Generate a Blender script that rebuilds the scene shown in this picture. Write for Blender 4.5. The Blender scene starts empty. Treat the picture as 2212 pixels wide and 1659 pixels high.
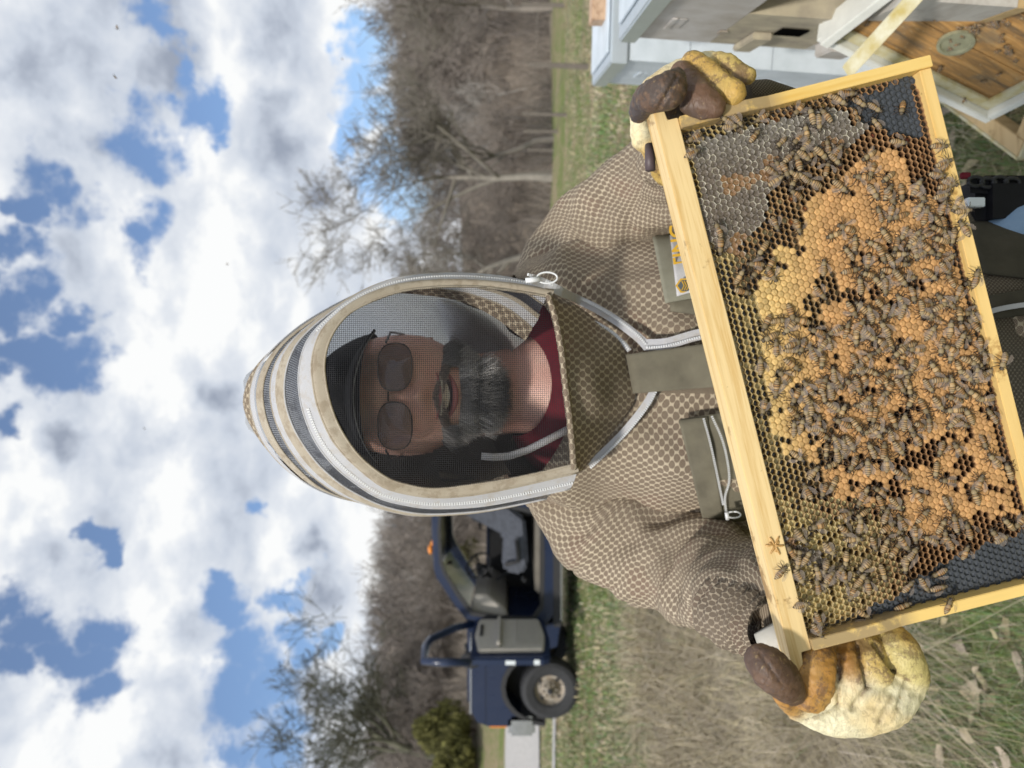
import bpy, bmesh, math, random
import numpy as np
from mathutils import Vector, Matrix, noise as mn
random.seed(7); rng = np.random.default_rng(7)
sc = bpy.context.scene
COL = sc.collection
R = math.radians
F = 1598.0; CZ = 1.5                       # focal length in picture units (picture is 2212 x 1659 units), camera height
def P(x, y, d):                            # a point of the place at depth d seen at (x, y); the photo lies on its side
    return Vector(((829.5 - y)/F*d, d, CZ - (x - 1106.0)/F*d))

# ---------------- camera, world, sun, exposure ----------------
cd = bpy.data.cameras.new('camera'); cam = bpy.data.objects.new('camera', cd); COL.objects.link(cam)
cam.matrix_world = Matrix(((0, 1, 0, 0), (0, 0, -1, 0), (-1, 0, 0, CZ), (0, 0, 0, 1)))
cd.sensor_fit = 'HORIZONTAL'; cd.sensor_width = 36; cd.lens = 36*F/2212
cd.clip_start = 0.05; cd.clip_end = 2000
cd.dof.use_dof = True; cd.dof.focus_distance = 0.72; cd.dof.aperture_fstop = 6.6
sc.camera = cam
sc.view_settings.view_transform = 'Standard'; sc.view_settings.look = 'None'
sc.view_settings.exposure = 0.08; sc.view_settings.gamma = 1.0; sc.view_settings.use_curve_mapping = False
SUN_EL, SUN_AZ = R(38), R(205)             # behind and above the photographer, a little to the left
sd = bpy.data.lights.new('sun', 'SUN'); sun = bpy.data.objects.new('sun', sd); COL.objects.link(sun)
sd.energy = 3.0; sd.angle = R(5); sd.color = (1.0, 0.95, 0.87)
sdir = Vector((math.sin(SUN_AZ)*math.cos(SUN_EL), math.cos(SUN_AZ)*math.cos(SUN_EL), math.sin(SUN_EL)))
sun.rotation_euler = (-sdir).to_track_quat('-Z', 'Y').to_euler()

def V(nt, op, a, b=None, c=None):
    n = nt.nodes.new('ShaderNodeVectorMath'); n.operation = op
    for i, q in enumerate((a, b, c)):
        if q is None: continue
        if isinstance(q, (tuple, list, Vector)): n.inputs[i].default_value = tuple(q)
        elif isinstance(q, (int, float)): n.inputs[3].default_value = q
        else: nt.links.new(q, n.inputs[i])
    return n.outputs[1] if op in ('LENGTH', 'DISTANCE', 'DOT_PRODUCT') else n.outputs[0]
def M(nt, op, a, b=None, c=None, clamp=False):
    n = nt.nodes.new('ShaderNodeMath'); n.operation = op; n.use_clamp = clamp
    for i, q in enumerate((a, b, c)):
        if q is None: continue
        if isinstance(q, (int, float)): n.inputs[i].default_value = q
        else: nt.links.new(q, n.inputs[i])
    return n.outputs[0]
def NOISE(nt, vec, scale, detail=4, rough=0.55, dist=0.0):
    n = nt.nodes.new('ShaderNodeTexNoise'); n.inputs['Scale'].default_value = scale
    n.inputs['Detail'].default_value = detail; n.inputs['Roughness'].default_value = rough
    n.inputs['Distortion'].default_value = dist
    if vec is not None: nt.links.new(vec, n.inputs['Vector'])
    return n
def RAMP(nt, fac, stops):
    n = nt.nodes.new('ShaderNodeValToRGB'); e = n.color_ramp.elements
    e[0].position, e[0].color = stops[0][0], (*stops[0][1], 1)
    e[1].position, e[1].color = stops[-1][0], (*stops[-1][1], 1)
    for p, c in stops[1:-1]:
        q = e.new(p); q.color = (*c, 1)
    nt.links.new(fac, n.inputs[0]); return n.outputs[0]
def MIX(nt, fac, a, b, mode='MIX'):
    n = nt.nodes.new('ShaderNodeMix'); n.data_type = 'RGBA'; n.blend_type = mode
    for i, q in ((0, fac), (6, a), (7, b)):
        if isinstance(q, (int, float)): n.inputs[i].default_value = q
        elif isinstance(q, (tuple, list)): n.inputs[i].default_value = (*q[:3], 1)
        else: nt.links.new(q, n.inputs[i])
    return n.outputs[2]
def SSTEP(nt, x, a, b):
    n = nt.nodes.new('ShaderNodeMapRange'); n.interpolation_type = 'SMOOTHSTEP'
    nt.links.new(x, n.inputs[0]); n.inputs[1].default_value = a; n.inputs[2].default_value = b
    return n.outputs[0]

# sky: Nishita blue with clouds whose gaps and grey bellies lie where the photo has them
w = bpy.data.worlds.new('World'); sc.world = w; w.use_nodes = True
nt = w.node_tree; nt.nodes.clear()
out = nt.nodes.new('ShaderNodeOutputWorld'); bg = nt.nodes.new('ShaderNodeBackground')
SKY = 0.12
bg.inputs[1].default_value = SKY; nt.links.new(bg.outputs[0], out.inputs[0])
sky = nt.nodes.new('ShaderNodeTexSky'); sky.sky_type = 'NISHITA'; sky.sun_disc = False
sky.sun_elevation = SUN_EL; sky.sun_rotation = SUN_AZ; sky.dust_density = 0.6; sky.ozone_density = 2.0
tc = nt.nodes.new('ShaderNodeTexCoord'); D = tc.outputs['Generated']
nA = NOISE(nt, D, 3.0, 6, 0.6); nB = NOISE(nt, V(nt, 'ADD', D, (5.2, 1.3, 9.1)), 9.0, 6, 0.62)
wob = V(nt, 'ADD', V(nt, 'SCALE', V(nt, 'SUBTRACT', nA.outputs[1], (.5, .5, .5)), 0.16), V(nt, 'SCALE', V(nt, 'SUBTRACT', nB.outputs[1], (.5, .5, .5)), 0.13))
DW = V(nt, 'ADD', D, wob)
def sdirn(x, y): return P(x, y, 1.0) - Vector((0, 0, CZ))
def blobs(lst, vec):
    acc = None
    for x, y, r in lst:
        c = sdirn(x, y); k = c.length; c = c/k
        ln = V(nt, 'LENGTH', V(nt, 'SUBTRACT', vec, tuple(c)))
        v = M(nt, 'MULTIPLY_ADD', ln, -1.0/(r/F/k**1.2), 1.0)
        acc = v if acc is None else M(nt, 'SMOOTH_MAX', acc, v, 0.25)
    return acc
BLUE = [(300, 70, 45), (330, 150, 30), (395, 205, 55), (345, 230, 30), (272, 300, 72), (290, 345, 45), (110, 395, 55), (55, 430, 35), (170, 450, 55), (235, 480, 45),
        (290, 530, 60), (15, 500, 40), (15, 605, 60), (10, 660, 50), (120, 620, 38), (150, 655, 36), (185, 620, 40), (240, 585, 26), (110, 735, 60), (150, 790, 62), (70, 790, 40), (35, 720, 40),
        (30, 900, 34), (60, 860, 30), (20, 1280, 62), (70, 1320, 50), (20, 1400, 45), (215, 1345, 62), (165, 1420, 62), (190, 1500, 60), (150, 1580, 40), (110, 1370, 50), (225, 1150, 26), (230, 1190, 28), (570, 1100, 26),
        (490, 1240, 36), (505, 1300, 60), (530, 1390, 72), (510, 1480, 78), (500, 1580, 85), (560, 1620, 60), (590, 1440, 60), (600, 1260, 36), (640, 1230, 26), (610, 1530, 60), (800, 70, 55), (790, 160, 50), (820, 250, 60), (850, 400, 60), (900, 450, 70), (790, 330, 40), (430, 280, 30), (330, 20, 30), (760, 20, 40), (640, 1350, 40), (700, 1330, 30)]
GREY = [(305, 40, 130), (300, 170, 120), (250, 330, 110), (60, 130, 120), (560, 60, 80), (590, 190, 70), (640, 300, 80), (700, 430, 60), (380, 1500, 110), (330, 1640, 110), (400, 1350, 80), (660, 1270, 60), (650, 1180, 50), (350, 960, 100), (480, 860, 70), (150, 950, 60), (700, 1450, 60), (120, 1200, 80)]
gap = blobs(BLUE, DW)
nC = NOISE(nt, V(nt, 'ADD', V(nt, 'MULTIPLY', D, (1, 1, 1.7)), (3, 7, 1)), 6.5, 9, 0.66)
behind = nt.nodes.new('ShaderNodeSeparateXYZ'); nt.links.new(D, behind.inputs[0])
back = SSTEP(nt, NOISE(nt, V(nt, 'MULTIPLY', D, (1, 1, 2)), 2.2, 7, 0.6).outputs[0], .50, .62)      # same broken cloud outside the view
inview = SSTEP(nt, behind.outputs[1], 0.35, 0.62)
g0 = M(nt, 'MULTIPLY', SSTEP(nt, M(nt, 'ADD', gap, M(nt, 'MULTIPLY', M(nt, 'SUBTRACT', M(nt, 'ADD', M(nt, 'MULTIPLY', nC.outputs[0], .78), M(nt, 'MULTIPLY', NOISE(nt, DW, 24, 6, .6).outputs[0], .22)), .5), 3.4)), -0.40, 0.42), inview)
g1 = M(nt, 'MULTIPLY', back, M(nt, 'SUBTRACT', 1.0, inview))
gapm = M(nt, 'ADD', g0, g1, clamp=True)
grey = blobs(GREY, V(nt, 'ADD', D, V(nt, 'SCALE', wob, 0.8)))
DS = V(nt, 'ADD', V(nt, 'MULTIPLY', D, (1, 1, 1.5)), V(nt, 'SCALE', wob, 0.35))       # billows: lit from above, shaded below
def dens_(off): return NOISE(nt, V(nt, 'ADD', DS, off), 4.6, 7, 0.52).outputs[0]
rel = M(nt, 'SUBTRACT', dens_((0, 0, .075)), dens_((0, 0, 0)))
rel2 = M(nt, 'SUBTRACT', NOISE(nt, V(nt, 'ADD', DS, (.01, 0, .028)), 13, 5, 0.55).outputs[0], NOISE(nt, DS, 13, 5, 0.55).outputs[0])
gfac = M(nt, 'ADD', M(nt, 'ADD', M(nt, 'MULTIPLY', M(nt, 'MAXIMUM', grey, 0.0), 0.75), M(nt, 'MULTIPLY_ADD', rel, 2.3, .20)), M(nt, 'MULTIPLY', rel2, .9), clamp=True)
cloud = RAMP(nt, gfac, [(0.0, (1.06, 1.07, 1.07)), (.2, (.86, .90, .96)), (.55, (.66, .72, .82)), (1.0, (.37, .42, .52))])
cloud = V(nt, 'SCALE', cloud, 0.87/SKY)
blue = MIX(nt, 1.0, V(nt, 'SCALE', sky.outputs[0], 1.0), (0.86, 0.98, 1.12), 'MULTIPLY')
low = SSTEP(nt, behind.outputs[2], 0.28, 0.02)
blue = MIX(nt, M(nt, 'MULTIPLY_ADD', low, .30, .10), blue, (.62/SKY, .72/SKY, .88/SKY))
nt.links.new(MIX(nt, gapm, cloud, blue), bg.inputs[0])

# ---------------- materials ----------------
def new_mat(name):
    m = bpy.data.materials.new(name); m.use_nodes = True
    nt = m.node_tree; b = nt.nodes['Principled BSDF']; return m, nt, b
def bump(nt, b, h, strength, dist=0.001):
    n = nt.nodes.new('ShaderNodeBump'); n.inputs['Strength'].default_value = strength; n.inputs['Distance'].default_value = dist
    nt.links.new(h, n.inputs['Height']); nt.links.new(n.outputs[0], b.inputs['Normal'])
def OC(nt): return nt.nodes.new('ShaderNodeTexCoord').outputs['Object']
def simple(name, c, rough=0.6, metal=0.0, var=0.12, scale=20.0, bmp=0.0, bd=0.001, c2=None, spec=None, stretch=(1, 1, 1), detail=5):
    m, nt, b = new_mat(name); b.inputs['Roughness'].default_value = rough; b.inputs['Metallic'].default_value = metal
    v = V(nt, 'MULTIPLY', OC(nt), stretch)
    n = NOISE(nt, v, scale, detail, .6)
    c2 = c2 or tuple(q*(1-2*var) for q in c); 
    nt.links.new(RAMP(nt, n.outputs[0], [(.3, c2), (.7, c)]), b.inputs['Base Color'])
    if spec is not None: b.inputs['Specular IOR Level'].default_value = spec
    if bmp: bump(nt, b, n.outputs[0], bmp, bd)
    return m
def wood(name, c1, c2, axis=0, ring=90.0, rough=.6, stain=None, stain_amt=0.0, grad=False):
    m, nt, b = new_mat(name); b.inputs['Roughness'].default_value = rough
    st = [1, 1, 1]; st[axis] = 0.05
    o = OC(nt); v = V(nt, 'MULTIPLY', o, tuple(st))
    n1 = NOISE(nt, v, ring, 3, .5, .6); n2 = NOISE(nt, v, ring*7, 4, .6)
    f = M(nt, 'ADD', M(nt, 'MULTIPLY', n1.outputs[0], .7), M(nt, 'MULTIPLY', n2.outputs[0], .3))
    col = RAMP(nt, f, [(.36, c2), (.5, c1), (.62, tuple(q*1.06 for q in c1))])
    if stain:
        n3 = NOISE(nt, o, 14, 6, .65); n4 = NOISE(nt, o, 160, 4, .6)
        s = SSTEP(nt, M(nt, 'ADD', n3.outputs[0], M(nt, 'MULTIPLY', n4.outputs[0], .25)), .74-stain_amt*.2, .82-stain_amt*.16)
        if grad:
            so = nt.nodes.new('ShaderNodeSeparateXYZ'); nt.links.new(o, so.inputs[0]); s = M(nt, 'MULTIPLY', SSTEP(nt, M(nt, 'ADD', n3.outputs[0], M(nt, 'MULTIPLY', n4.outputs[0], .35)), .55, .68), SSTEP(nt, so.outputs[1], .115, .09))
        col = MIX(nt, M(nt, 'MULTIPLY', s, .85), col, stain)
    sp = SSTEP(nt, NOISE(nt, o, 120, 2, .5).outputs[0], .73, .77)
    col = MIX(nt, M(nt, 'MULTIPLY', sp, .5), col, tuple(q*.4 for q in c2))
    nt.links.new(col, b.inputs['Base Color']); bump(nt, b, f, .35, .0006)
    return m
def attr_mat(name, rough=.7, var=.0, bmp=0.0, scale=300, attr='col', sheen=0, trans=0.0):
    m, nt, b = new_mat(name); b.inputs['Roughness'].default_value = rough
    a = nt.nodes.new('ShaderNodeVertexColor'); a.layer_name = attr
    col = a.outputs[0]
    n = NOISE(nt, OC(nt), scale, 4, .6)
    if var: col = MIX(nt, 1.0, col, RAMP(nt, n.outputs[0], [(.3, (1-var,)*3), (.7, (1+var,)*3)]), 'MULTIPLY')
    nt.links.new(col, b.inputs['Base Color'])
    if bmp: bump(nt, b, n.outputs[0], bmp)
    return m

pine = wood('pine', (.80, .60, .30), (.66, .43, .16), 0, 110, .55, (.30, .17, .06), 0.1)
pine_y = wood('pine_waxed', (.82, .58, .20), (.74, .47, .12), 1, 60, .5, (.34, .25, .14), .28, grad=True)
pine_b = wood('pine_bottom', (.80, .56, .22), (.72, .46, .14), 0, 60, .5, (.42, .23, .07), .12)
old_wood = wood('weathered_wood', (.42, .36, .25), (.26, .21, .13), 0, 30, .8, (.12, .10, .07), .3)
tan_wood = wood('tan_wood', (.50, .36, .18), (.40, .27, .12), 0, 40, .7, (.3, .2, .08), .1)

# mesh-cloth of the jacket: a knitted lattice of small holes over dark lining, driven by UV in metres
def netting(name, light, hole, pitch=0.0068, dirt=(.5, .45, .36)):
    m, nt, b = new_mat(name); b.inputs['Roughness'].default_value = .85; b.inputs['Specular IOR Level'].default_value = .15
    uv = nt.nodes.new('ShaderNodeUVMap').outputs[0]
    s = 1/pitch
    uv0 = uv; uv = V(nt, 'ADD', V(nt, 'MULTIPLY', uv, (s, s, 0)), V(nt, 'SCALE', V(nt, 'SUBTRACT', NOISE(nt, uv0, 26, 2).outputs[1], (.5, .5, .5)), .9))
    def lat(off, k=1.0):
        q = V(nt, 'ADD', V(nt, 'MULTIPLY', uv, (k, k/1.25, 0)), off)
        q = V(nt, 'SUBTRACT', V(nt, 'FRACTION', q), (.5, .5, 0))
        return V(nt, 'LENGTH', V(nt, 'MULTIPLY', q, (1, 1.25, 0)))
    d = M(nt, 'MINIMUM', lat((0, 0, 0)), lat((.5, .5, 0)))
    d2 = M(nt, 'MINIMUM', lat((0, 0, 0), 5.0), lat((.5, .5, 0), 5.0))
    hole_m = SSTEP(nt, d, .395, .335)
    big = NOISE(nt, uv0, 9, 3).outputs[0]
    red = SSTEP(nt, NOISE(nt, uv0, 14, 2).outputs[0], .52, .66)
    n = NOISE(nt, uv0, 900, 2).outputs[0]
    lightc = MIX(nt, 1.0, MIX(nt, SSTEP(nt, big, .35, .7), light, tuple(q*.72 for q in light)), RAMP(nt, n, [(.3, (.8, .8, .8)), (.7, (1.1, 1.1, 1.1))]), 'MULTIPLY')
    holec = MIX(nt, M(nt, 'MULTIPLY', red, .5), hole, (hole[0]*1.08, hole[1]*.86, hole[2]*.88))
    holec = MIX(nt, M(nt, 'MULTIPLY', SSTEP(nt, d2, .34, .44), .45), holec, light)
    nt.links.new(MIX(nt, hole_m, lightc, holec), b.inputs['Base Color'])
    bump(nt, b, M(nt, 'SUBTRACT', 1.0, hole_m), .6, .0012)
    return m
net = netting('jacket_net', (.54, .455, .335), (.165, .125, .092), .0102)
net_dark = netting('jacket_net_dark', (.22, .19, .14), (.07, .058, .045), .004)
def cloth(name, c, c2=None, scale=350, rough=.9, dirtc=None, dirt=0.0):
    m, nt, b = new_mat(name); b.inputs['Roughness'].default_value = rough; b.inputs['Specular IOR Level'].default_value = .2
    o = OC(nt); n = NOISE(nt, o, 30, 5, .6); wv = nt.nodes.new('ShaderNodeTexWave'); wv.inputs['Scale'].default_value = scale; wv.bands_direction = 'DIAGONAL'
    nt.links.new(o, wv.inputs['Vector'])
    col = RAMP(nt, n.outputs[0], [(.3, c2 or tuple(q*.75 for q in c)), (.7, c)])
    if dirtc: col = MIX(nt, M(nt, 'MULTIPLY', SSTEP(nt, NOISE(nt, o, 60, 6, .7).outputs[0], .48, .62), dirt), col, dirtc)
    col = MIX(nt, .25, col, MIX(nt, 1.0, col, wv.outputs[0], 'MULTIPLY'))
    nt.links.new(col, b.inputs['Base Color']); bump(nt, b, wv.outputs[1], .25, .0004)
    return m
def translucent(m, f, c):
    nt = m.node_tree; b = nt.nodes['Principled BSDF']; t = nt.nodes.new('ShaderNodeBsdfTranslucent'); t.inputs[0].default_value = (*c, 1); x = nt.nodes.new('ShaderNodeMixShader'); x.inputs[0].default_value = f
    nt.links.new(b.outputs[0], x.inputs[1]); nt.links.new(t.outputs[0], x.inputs[2]); nt.links.new(x.outputs[0], nt.nodes['Material Output'].inputs[0])
olive = cloth('olive_canvas', (.22, .20, .145), (.15, .135, .10), 500)
olive_l = cloth('light_olive_canvas', (.33, .32, .25), (.25, .24, .18), 500)
olive_d = cloth('dark_olive_canvas', (.085, .075, .055), (.055, .05, .036), 500)
white_tape = cloth('white_tape', (.80, .80, .82), (.70, .70, .73), 700, .8, (.55, .45, .32), .35)
tan_tape = cloth('tan_tape', (.66, .59, .48), (.54, .46, .35), 900, .9, (.30, .22, .14), .5)
translucent(white_tape, .3, (.8, .8, .82)); translucent(tan_tape, .2, (.6, .52, .4))
def speckle():
    m, nt, b = new_mat('black_hood_net'); b.inputs['Roughness'].default_value = .45
    uv = nt.nodes.new('ShaderNodeUVMap').outputs[0]
    q = V(nt, 'FRACTION', V(nt, 'SCALE', uv, 1/.0021)); sp = nt.nodes.new('ShaderNodeSeparateXYZ'); nt.links.new(q, sp.inputs[0])
    gx = M(nt, 'LESS_THAN', sp.outputs[0], .62); gy = M(nt, 'LESS_THAN', sp.outputs[1], .62)
    n = NOISE(nt, uv, 60, 4).outputs[0]
    hol = M(nt, 'MULTIPLY', M(nt, 'MULTIPLY', gx, gy), SSTEP(nt, n, .25, .55))
    nt.links.new(MIX(nt, hol, (.025, .027, .035), (.20, .20, .21)), b.inputs['Base Color'])
    nt.links.new(M(nt, 'SUBTRACT', 1.0, M(nt, 'MULTIPLY', hol, .72)), b.inputs['Alpha']); return m
blk_net = speckle()
plastic_w = simple('white_plastic', (.82, .83, .84), .35, var=.03)
denim = cloth('denim', (.28, .40, .55), (.20, .31, .46), 700)
black_web = cloth('black_webbing', (.018, .018, .022), (.010, .010, .013), 600, .6)
black_cap = cloth('black_cap', (.012, .013, .018), (.008, .008, .012), 500, .8)
maroon = cloth('maroon_shirt', (.22, .025, .04), (.15, .018, .03), 500)
rubber = simple('rubber', (.035, .036, .040), .75, var=.2, scale=30, bmp=.2)
boot_m = simple('boot_leather', (.09, .06, .04), .6)
wire_m, _nt, _b = new_mat('veil_wire'); _b.inputs['Base Color'].default_value = (.012, .012, .016, 1); _b.inputs['Roughness'].default_value = .6

# ---------------- mesh helpers ----------------
class MB:
    def __init__(s): s.v = []; s.f = []; s.m = []; s.uv = []; s.c = []
    def add(s, verts, faces, mi=0, uvs=None, col=None):
        b = len(s.v); s.v += [tuple(q) for q in verts]
        for f in faces: s.f.append(tuple(b+i for i in f)); s.m.append(mi)
        s.uv += (uvs if uvs is not None else [(0, 0)]*len(verts))
        s.c += ([col]*len(verts) if (col is None or not isinstance(col, list)) else col)
        return s
    def box(s, a, b, mi=0):
        x0, y0, z0 = a; x1, y1, z1 = b
        return s.add([(x0, y0, z0), (x1, y0, z0), (x1, y1, z0), (x0, y1, z0), (x0, y0, z1), (x1, y0, z1), (x1, y1, z1), (x0, y1, z1)],
                     [(0, 3, 2, 1), (4, 5, 6, 7), (0, 1, 5, 4), (1, 2, 6, 5), (2, 3, 7, 6), (3, 0, 4, 7)], mi)
    def obox(s, o, ax, ay, az, mi=0):
        o, ax, ay, az = map(Vector, (o, ax, ay, az))
        pts = [o, o+ax, o+ax+ay, o+ay, o+az, o+ax+az, o+ax+ay+az, o+ay+az]
        return s.add(pts, [(0, 3, 2, 1), (4, 5, 6, 7), (0, 1, 5, 4), (1, 2, 6, 5), (2, 3, 7, 6), (3, 0, 4, 7)], mi)
    def tube(s, pts, rad, n=8, mi=0, caps=True, uvscale=None, flat=None):
        pts = [Vector(p) for p in pts]; k = len(pts)
        if not hasattr(rad, '__len__'): rad = [rad]*k
        up = Vector((0, 0, 1)); rings = []; uvs = []; L = 0
        t0 = (pts[1]-pts[0]).normalized(); nrm = t0.orthogonal().normalized()
        for i in range(k):
            t = (pts[min(i+1, k-1)]-pts[max(i-1, 0)]).normalized()
            nrm = (nrm - t*nrm.dot(t)).normalized(); bi = t.cross(nrm)
            if i: L += (pts[i]-pts[i-1]).length
            for j in range(n):
                a = 2*math.pi*j/n; e = (nrm*math.cos(a)+bi*math.sin(a))*rad[i]
                rings.append(pts[i]+e); uvs.append((a*max(rad), L))
        fs = [(i*n+j, i*n+(j+1) % n, (i+1)*n+(j+1) % n, (i+1)*n+j) for i in range(k-1) for j in range(n)]
        if caps: fs += [tuple(reversed(range(n))), tuple((k-1)*n+j for j in range(n))]
        return s.add(rings, fs, mi, uvs)
    def grid(s, pts, nu, nv, mi=0, uvs=None, col=None, cyc=False):
        fs = [(i*nv+j, i*nv+(j+1) % nv, (i+1)*nv+(j+1) % nv, (i+1)*nv+j) for i in range(nu-1) for j in range(nv if cyc else nv-1)]
        return s.add(pts, fs, mi, uvs, col)
    def sphere(s, c, r, nu=12, nv=8, mi=0, rot=None):
        c = Vector(c); r = Vector(r) if hasattr(r, '__len__') else Vector((r, r, r)); pts = []
        for i in range(nv+1):
            a = math.pi*i/nv
            for j in range(nu):
                b = 2*math.pi*j/nu; p = Vector((math.sin(a)*math.cos(b)*r.x, math.sin(a)*math.sin(b)*r.y, math.cos(a)*r.z))
                if rot: p = rot @ p
                pts.append(c+p)
        return s.grid(pts, nv+1, nu, mi, cyc=True)
def link(name, me, parent=None, kind=None):
    o = bpy.data.objects.new(name, me); COL.objects.link(o)
    if parent is not None:
        o.parent = parent
        if 'wb' in parent.keys(): o.location = -Vector(parent.location)
    if kind: o['kind'] = kind
    return o
def build(mb, name, mats, parent=None, kind=None, smooth=False, bevel=0, sub=0, local=False):
    me = bpy.data.meshes.new(name); me.from_pydata(mb.v, [], mb.f)
    if not isinstance(mats, (list, tuple)): mats = [mats]
    for m in mats: me.materials.append(m)
    me.polygons.foreach_set('material_index', mb.m)
    if any(u != (0, 0) for u in mb.uv[:50]) or any(u != (0, 0) for u in mb.uv[-50:]):
        uvl = me.uv_layers.new(name='UVMap'); idx = np.empty(len(me.loops), np.int32); me.loops.foreach_get('vertex_index', idx)
        uvl.data.foreach_set('uv', np.array(mb.uv, np.float32)[idx].ravel())
    if mb.c and mb.c[0] is not None:
        ca = me.color_attributes.new('col', 'FLOAT_COLOR', 'POINT')
        ca.data.foreach_set('color', np.array([(*c[:3], 1) for c in mb.c], np.float32).ravel())
    if smooth: me.polygons.foreach_set('use_smooth', [True]*len(me.polygons))
    me.update()
    if bevel or sub:
        bm = bmesh.new(); bm.from_mesh(me)
        if bevel: 
            bmesh.ops.bevel(bm, geom=[e for e in bm.edges if len(e.link_faces) == 2 and e.calc_face_angle(0) > .5], offset=bevel, segments=2, affect='EDGES', clamp_overlap=True)
        if sub: bmesh.ops.subdivide_edges(bm, edges=bm.edges[:], cuts=sub, use_grid_fill=True)
        bm.to_mesh(me); bm.free()
    o = link(name, me, parent, kind)
    if local: o.location = (0, 0, 0)
    return o
def np_obj(name, verts, faces, mats, parent=None, kind=None, cols=None, smooth=False):   # verts Nx3, faces Mx(3|4) arrays
    me = bpy.data.meshes.new(name); nv, nf = len(verts), len(faces); k = faces.shape[1]
    me.vertices.add(nv); me.vertices.foreach_set('co', np.asarray(verts, np.float32).ravel())
    me.loops.add(nf*k); me.loops.foreach_set('vertex_index', faces.astype(np.int32).ravel())
    me.polygons.add(nf); me.polygons.foreach_set('loop_start', np.arange(0, nf*k, k, dtype=np.int32))
    me.materials.append(mats)
    if cols is not None:
        ca = me.color_attributes.new('col', 'FLOAT_COLOR', 'POINT'); c4 = np.ones((nv, 4), np.float32); c4[:, :3] = cols
        ca.data.foreach_set('color', c4.ravel())
    me.update(calc_edges=True)
    if smooth: me.polygons.foreach_set('use_smooth', [True]*nf)
    return link(name, me, parent, kind)
def tag(o, label, cat=None, group=None):
    o['label'] = label
    if cat: o['category'] = cat
    if group: o['group'] = group
    return o
def empty(name, loc, label, cat, group=None, wb=True):
    o = bpy.data.objects.new(name, None); COL.objects.link(o); o.location = loc; o.empty_display_size = .1
    if wb: o['wb'] = 1
    return tag(o, label, cat, group)
def prism(poly, y0, y1, mb=None, mi=0):      # polygon in (X, Z) extruded along Y
    mb = mb or MB(); n = len(poly)
    pts = [(x, y0, z) for x, z in poly]+[(x, y1, z) for x, z in poly]
    fs = [tuple(range(n)), tuple(reversed(range(n, 2*n)))]+[(i, n+i, n+(i+1) % n, (i+1) % n) for i in range(n)]
    return mb.add(pts, fs, mi)
def fix_normals(o):
    bm = bmesh.new(); bm.from_mesh(o.data); bmesh.ops.recalc_face_normals(bm, faces=bm.faces[:]); bm.to_mesh(o.data); bm.free(); return o
def catmull(pts, n):
    pts = [np.array(p, float) for p in pts]; P_ = [2*pts[0]-pts[1]]+pts+[2*pts[-1]-pts[-2]]
    seg = len(pts)-1; o = []
    for i in range(n):
        t = i/(n-1)*seg; k = min(int(t), seg-1); t -= k
        a, b, c, d = P_[k:k+4]
        o.append(.5*((2*b)+(-a+c)*t+(2*a-5*b+4*c-d)*t*t+(-a+3*b-3*c+d)*t**3))
    return o
def resample(pts, n):
    p = np.array(catmull(pts, len(pts)*8)); d = np.r_[0, np.cumsum(np.linalg.norm(np.diff(p, axis=0), axis=1))]
    t = np.linspace(0, d[-1], n); return np.stack([np.interp(t, d, p[:, k]) for k in range(p.shape[1])], 1)

# ---------------- ground, hill, road ----------------
def gp(x, y, d): q = P(x, y, d); return (q.x, q.y, q.z)
SAMP = [(0, 0, 0), (0, 1.5, 0), (1.5, 1.5, 0), (-1.5, 1.5, 0), (1.2, 3, 0), (-1.2, 3, .03), (0, 4, .1), (3, 2, 0), (-3, 2, .1), (0, -5, 0), (8, -3, 0), (-8, -3, .2),
        (-1.4, 10, .6), (-4.1, 10, .6), (-5.4, 10, .62), (-2.8, 8.5, .5), (-4, 12, .62), (-7, 9, .7)]
SAMP += [gp(1273, 142, 15), gp(1225, 247, 21.4), gp(1203, 371, 36), gp(1196, 405, 47), gp(1190, 60, 44), gp(1192, 200, 46), gp(1195, 420, 50), gp(1196, 700, 45), gp(1180, 900, 30)]
SAMP += [gp(1172, 1600, 18), gp(1093, 1600, 27), gp(1172, 1450, 18), gp(1093, 1400, 27), gp(1178, 1250, 18), gp(1110, 1150, 30), gp(1010, 1600, 52), gp(1040, 1300, 52), gp(1100, 1100, 50), gp(1150, 900, 52)]
SAMP += [gp(965, yy, 100) for yy in (-200, 0, 150, 300)]+[gp(1000, yy, 100) for yy in (400, 560, 700)]+[gp(955, yy, 95) for yy in (900, 1050, 1200, 1350, 1500, 1659, 1850)]
SAMP += [gp(1050, yy, 74) for yy in (-200, 0, 150, 300, 450, 600, 800)] + [(60, 40, 0), (90, 60, 4), (-60, 40, 6), (30, 10, -.5), (-30, 20, 2.5), (60, -20, 0), (-60, -20, 2)]
SA = np.array(SAMP)
def hgt(X, Y):
    X = np.asarray(X, float); Y = np.asarray(Y, float)
    rr = np.maximum(1.0, np.hypot(X, Y)*.18)
    d2 = ((X[..., None]-SA[:, 0])**2+(Y[..., None]-SA[:, 1])**2)/rr[..., None]**2+.04
    wgt = d2**-1.7; h = (wgt*SA[:, 2]).sum(-1)/wgt.sum(-1)
    return h
rad = np.concatenate([[0], np.geomspace(.4, 105, 90), [140, 200, 320, 600, 1200]])
th = np.linspace(0, 2*np.pi, 241)[:-1]
RR, TT = np.meshgrid(rad, th, indexing='ij'); GX = RR*np.sin(TT); GY = RR*np.cos(TT)
GZ = hgt(np.clip(GX, -120, 120), np.clip(GY, -120, 120))
GZ += np.vectorize(lambda x, y, r: mn.noise(Vector((x*.7, y*.7, 0)))*.02*min(1, r*.3)+mn.noise(Vector((x*.08, y*.08, 3)))*.5*max(0, min(1, (r-40)/30)))(GX, GY, RR)
gv = np.stack([GX, GY, GZ], -1).reshape(-1, 3); nr, nth = RR.shape
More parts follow.
